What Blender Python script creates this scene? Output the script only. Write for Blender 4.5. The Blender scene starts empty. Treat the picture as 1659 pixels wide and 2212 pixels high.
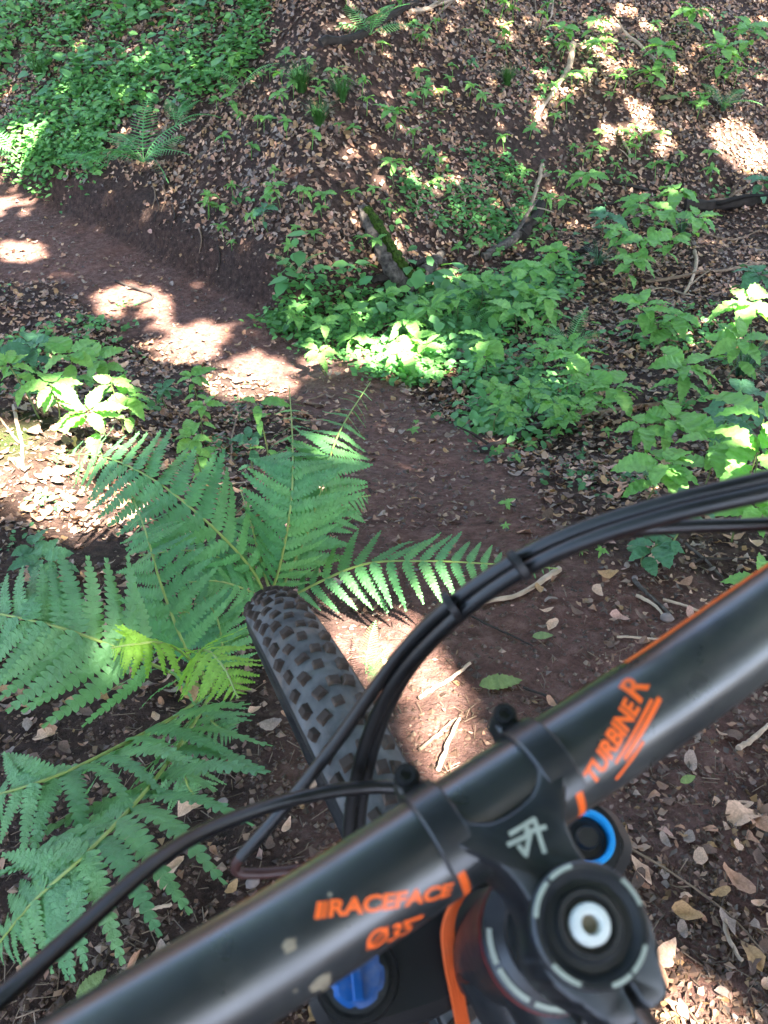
import bpy, bmesh, math, random
import numpy as np
from mathutils import Vector, Matrix

random.seed(7)
rng = np.random.default_rng(7)
SC = bpy.context.scene
COL = SC.collection
R_ = math.radians

# ------------------------------------------------------------------ camera, sky, sun, exposure
CAM_Z = 1.245
PITCH = R_(42.0)                       # looking down 42 degrees
FPX, CX, CY = 1755.0, 829.5, 1106.0    # focal length and centre of the photograph measured at 1659 x 2212
cam = bpy.data.cameras.new("camera")
cam_ob = bpy.data.objects.new("camera", cam)
COL.objects.link(cam_ob)
cam.sensor_fit = 'VERTICAL'
cam.sensor_height = 36.0
cam.lens = 36.0 * FPX / 2212.0
cam.clip_start, cam.clip_end = 0.02, 300.0
cam.dof.use_dof = True
cam.dof.focus_distance = 1.9
cam.dof.aperture_fstop = 15.0
cam_ob.location = (0, 0, CAM_Z)
cam_ob.rotation_euler = (math.pi / 2 - PITCH, 0, 0)
SC.camera = cam_ob

SUN_EL = R_(58)
SUN_H = Vector((0.45, -0.60, 0)).normalized()
SUN = Vector((SUN_H.x * math.cos(SUN_EL), SUN_H.y * math.cos(SUN_EL), math.sin(SUN_EL)))
world = bpy.data.worlds.new("World")
SC.world = world
world.use_nodes = True
wn = world.node_tree
wn.nodes.clear()
sky = wn.nodes.new("ShaderNodeTexSky")
sky.sky_type = 'NISHITA'
sky.sun_disc = False
sky.air_density = 0.8
sky.dust_density = 2.5
sky.sun_elevation = SUN_EL
sky.sun_rotation = math.atan2(SUN.x, SUN.y)
bg = wn.nodes.new("ShaderNodeBackground")
bg.inputs['Strength'].default_value = 0.070
wo = wn.nodes.new("ShaderNodeOutputWorld")
wn.links.new(sky.outputs[0], bg.inputs[0])
wn.links.new(bg.outputs[0], wo.inputs[0])
sun = bpy.data.lights.new("sun", 'SUN')
sun.energy = 5.0
sun.angle = R_(0.53)
sun.color = (1.0, 0.93, 0.82)
sun_ob = bpy.data.objects.new("sun", sun)
COL.objects.link(sun_ob)
sun_ob.location = (4, -5, 12)
sun_ob.rotation_euler = SUN.to_track_quat('Z', 'Y').to_euler()
SC.view_settings.view_transform = 'Standard'
SC.view_settings.look = 'None'
SC.view_settings.gamma = 1.0
SC.view_settings.use_curve_mapping = False
SC.view_settings.exposure = 4.2
SC.render.engine = 'CYCLES'
SC.cycles.max_bounces = 6
SC.cycles.transparent_max_bounces = 4

# ------------------------------------------------------------------ helpers: noise and terrain height
_lat = [rng.random((128, 128)) for _ in range(4)]


def vnoise(x, y, k=0):
    """smooth value noise, -1..1"""
    L = _lat[k]
    xi = np.floor(x).astype(int)
    yi = np.floor(y).astype(int)
    fx, fy = x - xi, y - yi
    fx = fx * fx * (3 - 2 * fx)
    fy = fy * fy * (3 - 2 * fy)
    a, b = L[xi % 128, yi % 128], L[(xi + 1) % 128, yi % 128]
    c, d = L[xi % 128, (yi + 1) % 128], L[(xi + 1) % 128, (yi + 1) % 128]
    return 2 * ((a * (1 - fx) + b * fx) * (1 - fy) + (c * (1 - fx) + d * fx) * fy) - 1


def sstep(a, b, x):
    t = np.clip((x - a) / (b - a), 0, 1)
    return t * t * (3 - 2 * t)


def _table(xs, ys, x0, x1, n, sig):
    gx = np.linspace(x0, x1, n)
    gy = np.interp(gx, xs, ys)
    w = int(sig / (gx[1] - gx[0]) * 3)
    k = np.exp(-0.5 * (np.arange(-w, w + 1) / (w / 3)) ** 2)
    k /= k.sum()
    gy = np.convolve(np.pad(gy, w, mode='edge'), k, mode='valid')
    return gx, gy


FOOT = _table([-40, -6, -4, -2.4, -.95, -.45, .14, 1.38, 2.93, 6, 40],
              [14, 8.6, 7.4, 5.95, 4.62, 4.02, 4.5, 5.6, 6.25, 7.4, 12], -40, 40, 4000, .14)
FALL = _table([-40, -3, -.63, .37, .9, 1.5, 2.3, 3.2, 3.9, 4.6, 40],
              [6.5, .54, .16, .012, -.09, -.27, -.6, -.92, -1.04, -1.09, -1.4], -40, 40, 8000, .12)


def foot(x):
    return np.interp(x, *FOOT)


def smooth_height(x, y):
    z = np.interp(y, *FALL)
    f = foot(x)
    d = y - f
    zf = np.interp(np.minimum(y, f), *FALL)
    up = 0.46 * np.maximum(d, 0) - 0.016 * np.clip(d - 4, 0, 12) ** 2 * 0.5
    step = (0.17 * sstep(0.35, -0.55, x)) * sstep(-0.05, 0.16, d)
    z = np.where(d > 0, zf, z) + np.maximum(up, 0) + step
    z = z + 0.26 * np.exp(-((x + 1.45) / .55) ** 2 - ((y - 2.25) / .5) ** 2)
    z = z + 0.10 * np.exp(-((x - 2.3) / .9) ** 2 - ((y - 3.4) / .8) ** 2)
    return z


TRAIL = None            # polyline in plan, filled below


def trail_mask(x, y):
    """1 on the beaten trail, 0 off it"""
    if TRAIL is None:
        return np.zeros_like(x)
    best = np.full(x.shape, 9.0)
    for (ax, ay, aw), (bx, by, bw) in zip(TRAIL[:-1], TRAIL[1:]):
        dx, dy = bx - ax, by - ay
        t = np.clip(((x - ax) * dx + (y - ay) * dy) / (dx * dx + dy * dy), 0, 1)
        w = aw + (bw - aw) * t
        best = np.minimum(best, np.hypot(x - ax - t * dx, y - ay - t * dy) / w)
    best = best + 0.30 * vnoise(x * 3.1, y * 3.1, 2) + .16 * vnoise(x * 9, y * 9, 1)
    return sstep(1.15, 0.6, best)


def height(x, y):
    x = np.asarray(x, float)
    y = np.asarray(y, float)
    z = smooth_height(x, y)
    m = 1 - 0.65 * trail_mask(x, y)
    far = sstep(-0.5, 0.7, np.maximum(y - 0.2, np.abs(x) - .6))     # keep the ground under the wheels quiet
    z = z + far * (0.05 * vnoise(x * 1.1 + 7, y * 1.1) * m + 0.03 * vnoise(x * 2.9, y * 2.9, 1) * m)
    z = z + (.4 + .6 * m) * (0.014 * vnoise(x * 8.0, y * 8.0, 2) + 0.008 * vnoise(x * 19., y * 19., 3))
    return z


CP, SP = math.cos(PITCH), math.sin(PITCH)


def rays(u, v):
    xn = (np.asarray(u, float) - CX) / FPX
    yn = (np.asarray(v, float) - CY) / FPX
    return xn, CP - SP * yn, -SP - CP * yn


GRID = None


def quick(x, y):
    """height, read from a fine table once the trail is known"""
    if GRID is None:
        return height(x, y)
    fx = np.clip((x + 7) / .03, 0, GRID.shape[1] - 1.001)
    fy = np.clip((y + 1) / .03, 0, GRID.shape[0] - 1.001)
    i, j = fx.astype(int), fy.astype(int)
    a, b = fx - i, fy - j
    return (GRID[j, i] * (1 - a) + GRID[j, i + 1] * a) * (1 - b) + (GRID[j + 1, i] * (1 - a) + GRID[j + 1, i + 1] * a) * b


def cast(u, v, h=0.0):
    """points where the sight lines through pixels (u, v) of the photograph come within h of the ground"""
    u = np.atleast_1d(np.asarray(u, float))
    v = np.atleast_1d(np.asarray(v, float))
    h = np.broadcast_to(np.asarray(h, float), u.shape)
    dx, dy, dz = rays(u, v)
    lo = np.full(u.shape, 0.25)
    hi = np.full(u.shape, 12.0)
    done = np.zeros(u.shape, bool)
    for k in np.concatenate([np.arange(.4, 3, .07), np.arange(3, 12, .11)]):
        below = CAM_Z + dz * k - quick(dx * k, dy * k) - h <= 0
        hi = np.where(~done & below, k, hi)
        done |= below
        lo = np.where(done, lo, k)
        if done.all():
            break
    for _ in range(9):
        k = (lo + hi) / 2
        below = CAM_Z + dz * k - quick(dx * k, dy * k) - h <= 0
        hi = np.where(below, k, hi)
        lo = np.where(below, lo, k)
    hit = (lo + hi) / 2
    return np.stack([dx * hit, dy * hit, CAM_Z + dz * hit], -1), hit


def gp(u, v, h=0.0):
    return Vector(cast(u, v, h)[0][0])


def at_depth(u, v, d):
    a, b, c = rays(u, v)
    return Vector((float(a) * d, float(b) * d, CAM_Z + float(c) * d))


def to_pix(p):
    p = np.asarray(p, float)
    x, y, z = p[..., 0], p[..., 1], p[..., 2] - CAM_Z
    d = y * CP - z * SP
    return CX + FPX * x / d, CY - FPX * (y * SP + z * CP) / d, d


_tp = [(1180, 1560, .52), (1090, 1400, .50), (1040, 1230, .42), (960, 1060, .38), (850, 930, .36), (700, 810, .36),
       (520, 730, .40), (330, 600, .50), (110, 500, .60), (-250, 430, .7)]
_t = []
for (u, v, w) in _tp:
    p = gp(u, v)
    _t.append((p.x, p.y, w))
TRAIL = [(1.3, -3.0, .45), (.75, -.7, .42), (.35, .2, .4)] + _t
_gx, _gy = np.meshgrid(np.arange(-7, 7.5, .03), np.arange(-1, 13.5, .03))
GRID = height(_gx, _gy)

# ------------------------------------------------------------------ helpers: objects, meshes, materials


def setp(o, label=None, cat=None, group=None, kind=None):
    for k, val in (('label', label), ('category', cat), ('group', group), ('kind', kind)):
        if val:
            o[k] = val
    return o


def empty(name, loc=(0, 0, 0), label=None, cat=None, group=None):
    o = bpy.data.objects.new(name, None)
    o.empty_display_size = .05
    o.location = loc
    COL.objects.link(o)
    return setp(o, label, cat, group)


def link(name, mesh, parent=None, mat=None, mw=None):
    o = bpy.data.objects.new(name, mesh)
    COL.objects.link(o)
    if mat is not None and not mesh.materials:
        mesh.materials.append(mat)
    if parent is not None:
        o.parent = parent
    if mw is not None:
        o.matrix_local = mw
    return o


def mesh_from(name, verts, faces, smooth=True, col=None, sharp=None):
    me = bpy.data.meshes.new(name)
    me.from_pydata([tuple(v) for v in verts], [], [tuple(f) for f in faces])
    finish(me, smooth, sharp)
    if col is not None:
        a = me.color_attributes.new("tint", 'FLOAT_COLOR', 'POINT')
        a.data.foreach_set("color", np.asarray(col, np.float32).ravel())
    return me


def finish(me, smooth=True, sharp=None):
    me.polygons.foreach_set("use_smooth", [smooth] * len(me.polygons))
    if smooth and sharp:
        bm = bmesh.new()
        bm.from_mesh(me)
        for e in bm.edges:
            if len(e.link_faces) == 2 and e.calc_face_angle(0) > R_(sharp):
                e.smooth = False
        bm.to_mesh(me)
        bm.free()
    me.update()


def big_mesh(name, verts, tris, col=None, smooth=True):
    """fast numpy mesh of triangles"""
    me = bpy.data.meshes.new(name)
    verts = np.asarray(verts, np.float32)
    tris = np.asarray(tris, np.int32)
    me.vertices.add(len(verts))
    me.vertices.foreach_set("co", verts.ravel())
    me.loops.add(tris.size)
    me.loops.foreach_set("vertex_index", tris.ravel())
    me.polygons.add(len(tris))
    me.polygons.foreach_set("loop_start", np.arange(0, tris.size, 3, dtype=np.int32))
    me.polygons.foreach_set("loop_total", np.full(len(tris), 3, np.int32))
    me.polygons.foreach_set("use_smooth", np.full(len(tris), smooth))
    me.update(calc_edges=True)
    if col is not None:
        a = me.color_attributes.new("tint", 'FLOAT_COLOR', 'POINT')
        a.data.foreach_set("color", np.asarray(col, np.float32).ravel())
    return me


def spline(pts, n):
    """Catmull-Rom through points"""
    P = [Vector(p) for p in pts]
    P = [P[0] * 2 - P[1]] + P + [P[-1] * 2 - P[-2]]
    m = len(P) - 3
    out = []
    for i in range(n):
        t = i / (n - 1) * m
        k = min(int(t), m - 1)
        f = t - k
        a, b, c, d = P[k:k + 4]
        out.append(0.5 * ((2 * b) + (c - a) * f + (2 * a - 5 * b + 4 * c - d) * f * f + (3 * b - a - 3 * c + d) * f ** 3))
    return out


def tube_geo(path, rad, seg=8, cap=True, jitter=0.0):
    """verts, faces of a swept tube; rad is a number or a list"""
    n = len(path)
    rad = [rad] * n if not hasattr(rad, '__len__') else rad
    V, Fc = [], []
    t0 = (path[1] - path[0]).normalized()
    ref = Vector((0, 0, 1)) if abs(t0.z) < .9 else Vector((1, 0, 0))
    nx = t0.cross(ref).normalized()
    for i, p in enumerate(path):
        t = (path[min(i + 1, n - 1)] - path[max(i - 1, 0)]).normalized()
        nx = (nx - t * nx.dot(t)).normalized()
        ny = t.cross(nx)
        for j in range(seg):
            a = 2 * math.pi * j / seg
            r = rad[i] * (1 + jitter * random.uniform(-1, 1))
            V.append(p + nx * (r * math.cos(a)) + ny * (r * math.sin(a)))
    for i in range(n - 1):
        for j in range(seg):
            k = (j + 1) % seg
            Fc.append((i * seg + j, i * seg + k, (i + 1) * seg + k, (i + 1) * seg + j))
    if cap:
        Fc.append(tuple(range(seg))[::-1])
        Fc.append(tuple((n - 1) * seg + j for j in range(seg)))
    return V, Fc


class MB:
    def __init__(self):
        self.v, self.f = [], []

    def add(self, V, Fc, M=None):
        o = len(self.v)
        self.v += [(M @ Vector(v)) if M is not None else Vector(v) for v in V]
        self.f += [tuple(i + o for i in f) for f in Fc]
        return self

    def tube(self, path, rad, seg=8, cap=True, jitter=0.0):
        return self.add(*tube_geo([Vector(p) for p in path], rad, seg, cap, jitter))

    def lathe(self, prof, seg=32, M=None, a0=0.0, a1=2 * math.pi):
        """prof: list of (radius, height) round the local z axis"""
        full = abs(a1 - a0 - 2 * math.pi) < 1e-6
        ns = seg if full else seg + 1
        V = [(r * math.cos(a0 + (a1 - a0) * j / seg), r * math.sin(a0 + (a1 - a0) * j / seg), h)
             for (r, h) in prof for j in range(ns)]
        Fc = []
        for i in range(len(prof) - 1):
            for j in range(seg):
                k = (j + 1) % ns
                Fc.append((i * ns + j, i * ns + k, (i + 1) * ns + k, (i + 1) * ns + j))
        return self.add(V, Fc, M)

    def prism(self, poly, z0, z1, M=None, bev=0.0):
        """closed outline extruded from z0 to z1; the top edge chamfered by bev"""
        n = len(poly)
        P = [Vector((p[0], p[1])) for p in poly]
        area = sum(P[i].x * P[(i + 1) % n].y - P[(i + 1) % n].x * P[i].y for i in range(n))
        if area < 0:
            P.reverse()
        ins = []
        for i in range(n):
            a, b = (P[i] - P[i - 1]).normalized(), (P[(i + 1) % n] - P[i]).normalized()
            nn = (Vector((-a.y, a.x)) + Vector((-b.y, b.x)))
            nn = nn / max(nn.length_squared / 2, .4)
            ins.append(P[i] + nn * bev)
        rows = [(P, z0), (P, z1 - bev), (ins, z1)] if bev else [(P, z0), (P, z1)]
        V = [(q.x, q.y, z) for (ring, z) in rows for q in ring]
        Fc = [tuple(range(n))[::-1], tuple((len(rows) - 1) * n + i for i in range(n))]
        for r in range(len(rows) - 1):
            for i in range(n):
                k = (i + 1) % n
                Fc.append((r * n + i, r * n + k, (r + 1) * n + k, (r + 1) * n + i))
        return self.add(V, Fc, M)

    def build(self, name, mat, parent=None, mw=None, smooth=True, sharp=38, tri=False):
        me = mesh_from(name, self.v, self.f, smooth, sharp=sharp)
        bm = bmesh.new()
        bm.from_mesh(me)
        bmesh.ops.recalc_face_normals(bm, faces=bm.faces)
        bm.to_mesh(me)
        bm.free()
        return link(name, me, parent, mat, mw)


def N(nt, typ, **kw):
    n = nt.nodes.new(typ)
    for k, val in kw.items():
        if k in n.inputs:
            n.inputs[k].default_value = val
        else:
            setattr(n, k, val)
    return n


def new_mat(name):
    m = bpy.data.materials.new(name)
    m.use_nodes = True
    nt = m.node_tree
    return m, nt, nt.nodes['Principled BSDF'], nt.nodes['Material Output']


def ramp(nt, fac, stops):
    r = nt.nodes.new('ShaderNodeValToRGB')
    el = r.color_ramp.elements
    while len(el) < len(stops):
        el.new(.5)
    for e, (p, c) in zip(el, stops):
        e.position = p
        e.color = (*c, 1)
    nt.links.new(fac, r.inputs[0])
    return r.outputs[0]


def mixc(nt, fac, a, b, mode='MIX'):
    m = nt.nodes.new('ShaderNodeMix')
    m.data_type = 'RGBA'
    m.blend_type = mode
    for s, val in ((m.inputs['Factor'], fac), (m.inputs['A'], a), (m.inputs['B'], b)):
        if hasattr(val, 'links'):
            nt.links.new(val, s)
        elif isinstance(val, (tuple, list)):
            s.default_value = (*val[:3], 1)
        else:
            s.default_value = val
    return m.outputs['Result']


def noise(nt, scale, detail=4, rough=.55, coord='Object', vec=None):
    if vec is None:
        tc = nt.nodes.new('ShaderNodeTexCoord')
        vec = tc.outputs[coord]
    n = nt.nodes.new('ShaderNodeTexNoise')
    n.inputs['Scale'].default_value = scale
    n.inputs['Detail'].default_value = detail
    n.inputs['Roughness'].default_value = rough
    nt.links.new(vec, n.inputs['Vector'])
    return n.outputs['Fac']


def bump(nt, bsdf, h, strength=.3, dist=.005):
    b = nt.nodes.new('ShaderNodeBump')
    b.inputs['Strength'].default_value = strength
    b.inputs['Distance'].default_value = dist
    nt.links.new(h, b.inputs['Height'])
    nt.links.new(b.outputs[0], bsdf.inputs['Normal'])


def plain(name, col, rough=.5, metal=0.0, var=.25, scale=40., spec=.5, coat=0., dust=None, dust_amt=.5, bmp=0.):
    m, nt, b, out = new_mat(name)
    n = noise(nt, scale)
    c = ramp(nt, n, [(.3, tuple(x * (1 - var) for x in col)), (.7, tuple(min(1, x * (1 + var)) for x in col))])
    if dust:
        n2 = noise(nt, scale * .45, 6, .7)
        f = ramp(nt, n2, [(.5, (0, 0, 0)), (.72, (dust_amt,) * 3)])
        c = mixc(nt, f, c, dust)
    nt.links.new(c, b.inputs['Base Color'])
    n3 = noise(nt, scale * 2.2)
    rr = nt.nodes.new('ShaderNodeMapRange')
    rr.inputs['To Min'].default_value = max(.03, rough - .1)
    rr.inputs['To Max'].default_value = min(1, rough + .14)
    nt.links.new(n3, rr.inputs['Value'])
    nt.links.new(rr.outputs[0], b.inputs['Roughness'])
    b.inputs['Metallic'].default_value = metal
    b.inputs['Specular IOR Level'].default_value = spec
    b.inputs['Coat Weight'].default_value = coat
    if bmp:
        bump(nt, b, noise(nt, scale * 3, 5), bmp, .002)
    return m


def leafy(name, col, col2, trans=.35, rough=.45, tint=False, spec=.4, vein=True):
    """leaf tissue: diffuse plus light passing through; each object gets its own shade of green"""
    m, nt, b, out = new_mat(name)
    if tint:
        a = nt.nodes.new('ShaderNodeAttribute')
        a.attribute_name = "tint"
        c = a.outputs['Color']
    else:
        oi = nt.nodes.new('ShaderNodeObjectInfo')
        c = ramp(nt, oi.outputs['Random'], [(0, col), (1, col2)])
    n = noise(nt, 9 if tint else 5, 5, .6)
    c = mixc(nt, .55, c, ramp(nt, n, [(.3, (.55, .55, .5)), (.7, (1.35, 1.3, 1.25))]), 'MULTIPLY')
    nt.links.new(c, b.inputs['Base Color'])
    b.inputs['Roughness'].default_value = rough
    b.inputs['Specular IOR Level'].default_value = spec
    tr = nt.nodes.new('ShaderNodeBsdfTranslucent')
    c2 = mixc(nt, 1.0, c, (1.15, 1.25, .55), 'MULTIPLY')
    nt.links.new(c2, tr.inputs['Color'])
    mx = nt.nodes.new('ShaderNodeMixShader')
    mx.inputs[0].default_value = trans
    nt.links.new(b.outputs[0], mx.inputs[1])
    nt.links.new(tr.outputs[0], mx.inputs[2])
    nt.links.new(mx.outputs[0], out.inputs['Surface'])
    if vein:
        bump(nt, b, noise(nt, 14, 4), .35, .02)
    return m


M = {}
M['black_alloy'] = plain('black_alloy', (.014, .016, .018), .31, .0, .15, 60, .6, dust=(.10, .085, .06), dust_amt=.25)
M['bar'] = plain('bar_black', (.017, .020, .021), .29, 0, .3, 30, 1.0, dust=(.15, .145, .12), dust_amt=.30)
M['hose'] = plain('hose_black', (.007, .0075, .008), .36, 0, .3, 30, .5, dust=(.07, .06, .05), dust_amt=.2)
M['black_tie'] = plain('black_nylon', (.012, .012, .013), .5, 0, .2, 40, .4)
M['rubber'] = plain('rubber_black', (.016, .016, .017), .7, 0, .3, 30, .3, dust=(.10, .08, .06), dust_amt=.5)
M['tread'] = plain('tread_rubber', (.098, .097, .095), .85, 0, .5, 38, .25, dust=(.19, .145, .115), dust_amt=1.0, bmp=.6)
M['knob'] = plain('knob_rubber', (.052, .038, .030), .85, 0, .4, 60, .25, dust=(.19, .125, .09), dust_amt=.9, bmp=.5)
M['orange'] = plain('orange_paint', (.85, .135, .022), .4, 0, .08, 40, .4)
M['orange_cable'] = plain('orange_sleeve', (.62, .10, .02), .5, 0, .15, 30, .4, dust=(.2, .1, .06), dust_amt=.4)
M['white'] = plain('pale_print', (.30, .33, .27), .5, 0, .15, 60, .4)
M['bolt_white'] = plain('pale_bolt', (.60, .62, .57), .35, .0, .08, 60, .6)
M['blue'] = plain('blue_anodised', (.006, .085, .30), .33, .35, .15, 40, .5, dust=(.35, .33, .28), dust_amt=.5)
M['blue_bright'] = plain('light_blue_anodised', (.02, .36, .85), .3, .2, .12, 40, .5)
M['red'] = plain('dark_red_anodised', (.14, .012, .012), .35, .5, .2, 40, .5)
M['rust_hose'] = plain('red_brown_hose', (.045, .016, .013), .45, 0, .3, 30, .5)
M['silver'] = plain('grey_metal', (.35, .35, .34), .35, .8, .15, 40)
M['mud'] = plain('dried_mud', (.24, .20, .14), .9, 0, .25, 90, .2, bmp=.4)
M['fern'] = leafy('fern_green', (.090, .275, .115), (.140, .355, .12), .36, .42, spec=.5)
M['fern_sky_tint'] = leafy('fern_sky_tint', (.12, .31, .135), (.175, .385, .15), .34, .40, spec=.6)  # bluish sky light on the lower left fronds, put into the green
M['fern_lime'] = leafy('fern_lime', (.24, .46, .05), (.29, .52, .07), .4, .5)
M['fern_far'] = leafy('fern_far', (.12, .34, .12), (.16, .42, .14), .35, .5)
M['rachis'] = plain('fern_stalk', (.22, .30, .07), .5, 0, .2, 30)
M['rachis_brown'] = plain('fern_stalk_brown', (.16, .12, .05), .55, 0, .3, 30)
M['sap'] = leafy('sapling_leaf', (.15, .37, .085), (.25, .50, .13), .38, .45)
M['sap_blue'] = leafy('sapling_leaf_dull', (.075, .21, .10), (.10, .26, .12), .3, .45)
M['stem'] = plain('green_stem', (.13, .17, .05), .55, 0, .25, 30)
M['stem_brown'] = plain('woody_stem', (.15, .10, .06), .7, 0, .3, 40)
M['cover'] = leafy('cover_leaf', None, None, .3, .5, tint=True) if False else None


def leafy_tint(name, trans):
    return leafy(name, (0, 0, 0), (0, 0, 0), trans, .5, tint=True, vein=False)


M['cover'] = leafy_tint('cover_leaf', .3)
M['litter'] = leafy_tint('dead_leaf_stuff', .06)
M['canopy'] = leafy_tint('canopy_leaf', .28)
M['grass'] = leafy('grass_blade', (.05, .14, .03), (.07, .19, .05), .3, .45)
M['grass_blue'] = leafy('grass_blade_glossy', (.06, .15, .08), (.08, .19, .10), .25, .35, spec=.6)
M['wood_pale'] = plain('pale_dry_wood', (.42, .31, .22), .75, 0, .3, 25, .3, bmp=.5)
M['wood_mid'] = plain('brown_dry_wood', (.20, .135, .09), .8, 0, .35, 25, .3, bmp=.5)
M['wood_dark'] = plain('dark_damp_wood', (.035, .027, .022), .85, 0, .4, 25, .3, bmp=.5)
M['wood_grey'] = plain('grey_rotten_wood', (.105, .088, .074), .9, 0, .7, 30, .2, dust=(.018, .014, .012), dust_amt=1.0, bmp=1.)
M['moss'] = plain('moss_green', (.034, .060, .009), .95, 0, .7, 60, .1, dust=(.02, .025, .01), dust_amt=.9, bmp=1.)
M['stone'] = plain('pebble_grey', (.24, .19, .17), .8, 0, .3, 30, .3, bmp=.4)
DEAD = [('pale tan', (.42, .265, .18)), ('light brown', (.30, .16, .10)), ('ochre', (.31, .18, .085)),
        ('grey brown', (.21, .155, .125)), ('dark brown', (.10, .060, .043)), ('pinkish brown', (.34, .20, .155))]
M['dead'] = []
for nm, c in DEAD:
    M['dead'].append(plain('dead_leaf_' + nm.replace(' ', '_'), tuple(1.3 * x for x in c), .7, 0, .25, 12, .3))
M['green_leaf'] = leafy('fallen_green_leaf', (.22, .30, .09), (.20, .28, .10), .25, .5)


def soil_material():
    m, nt, b, out = new_mat('forest_soil')
    at = nt.nodes.new('ShaderNodeAttribute')
    at.attribute_name = 'tint'
    sep = nt.nodes.new('ShaderNodeSeparateColor')
    nt.links.new(at.outputs['Color'], sep.inputs[0])
    n1, n2, n3 = noise(nt, 2.5, 6, .65), noise(nt, 28, 8, .7), noise(nt, 110, 5, .7)
    humus = ramp(nt, n2, [(.3, (.020, .013, .010)), (.52, (.072, .043, .033)), (.72, (.135, .086, .067))])
    path = ramp(nt, n2, [(.30, (.078, .042, .033)), (.5, (.168, .090, .071)), (.70, (.28, .168, .138))])
    c = mixc(nt, sep.outputs[0], humus, path)
    red = ramp(nt, n1, [(.35, (.85, .9, .95)), (.65, (1.15, 1.0, .93))])
    c = mixc(nt, .8, c, red, 'MULTIPLY')
    grit = ramp(nt, n3, [(.62, (0, 0, 0)), (.75, (.55,) * 3)])
    c = mixc(nt, grit, c, (.17, .12, .09))
    moss = mixc(nt, sep.outputs[1], c, (.04, .065, .012))
    nt.links.new(moss, b.inputs['Base Color'])
    b.inputs['Roughness'].default_value = .92
    b.inputs['Specular IOR Level'].default_value = .2
    h = nt.nodes.new('ShaderNodeMath')
    h.operation = 'ADD'
    nt.links.new(n2, h.inputs[0])
    nt.links.new(n3, h.inputs[1])
    bump(nt, b, h.outputs[0], 1.0, .02)
    return m


# ------------------------------------------------------------------ ground: one sheet out to 45 m


def stretch(a, b, step, out, n):
    core = np.arange(a, b + 1e-6, step)
    g = np.geomspace(step, out, n)
    return np.concatenate([a - np.cumsum(g)[::-1], core, b + np.cumsum(g)])


gx = stretch(-3.9, 4.6, .034, 6.5, 26)
gy = stretch(-.2, 9.4, .034, 6.5, 26)
XX, YY = np.meshgrid(gx, gy)
ZZ = height(XX, YY)
nx_, ny_ = len(gx), len(gy)
TM = trail_mask(XX, YY) * (1 - sstep(-.10, .0, YY - foot(XX)) * sstep(.5, .1, XX))
moss = .8 * np.clip(np.exp(-((XX + 1.25) / .2) ** 2 - ((YY - 2.1) / .14) ** 2) * (1 + 1.6 * vnoise(XX * 13, YY * 13, 1)) - .15, 0, 1)
idx = np.arange(nx_ * ny_).reshape(ny_, nx_)
q = np.stack([idx[:-1, :-1], idx[:-1, 1:], idx[1:, 1:], idx[1:, :-1]], -1).reshape(-1, 4)
tri = np.concatenate([q[:, [0, 1, 2]], q[:, [0, 2, 3]]])
tint = np.stack([TM.ravel(), moss.ravel(), 0 * TM.ravel(), 1 + 0 * TM.ravel()], -1)
me = big_mesh('ground', np.stack([XX, YY, ZZ], -1).reshape(-1, 3), tri, tint)
g = link('ground', me, None, soil_material())
g['kind'] = 'structure'

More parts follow.
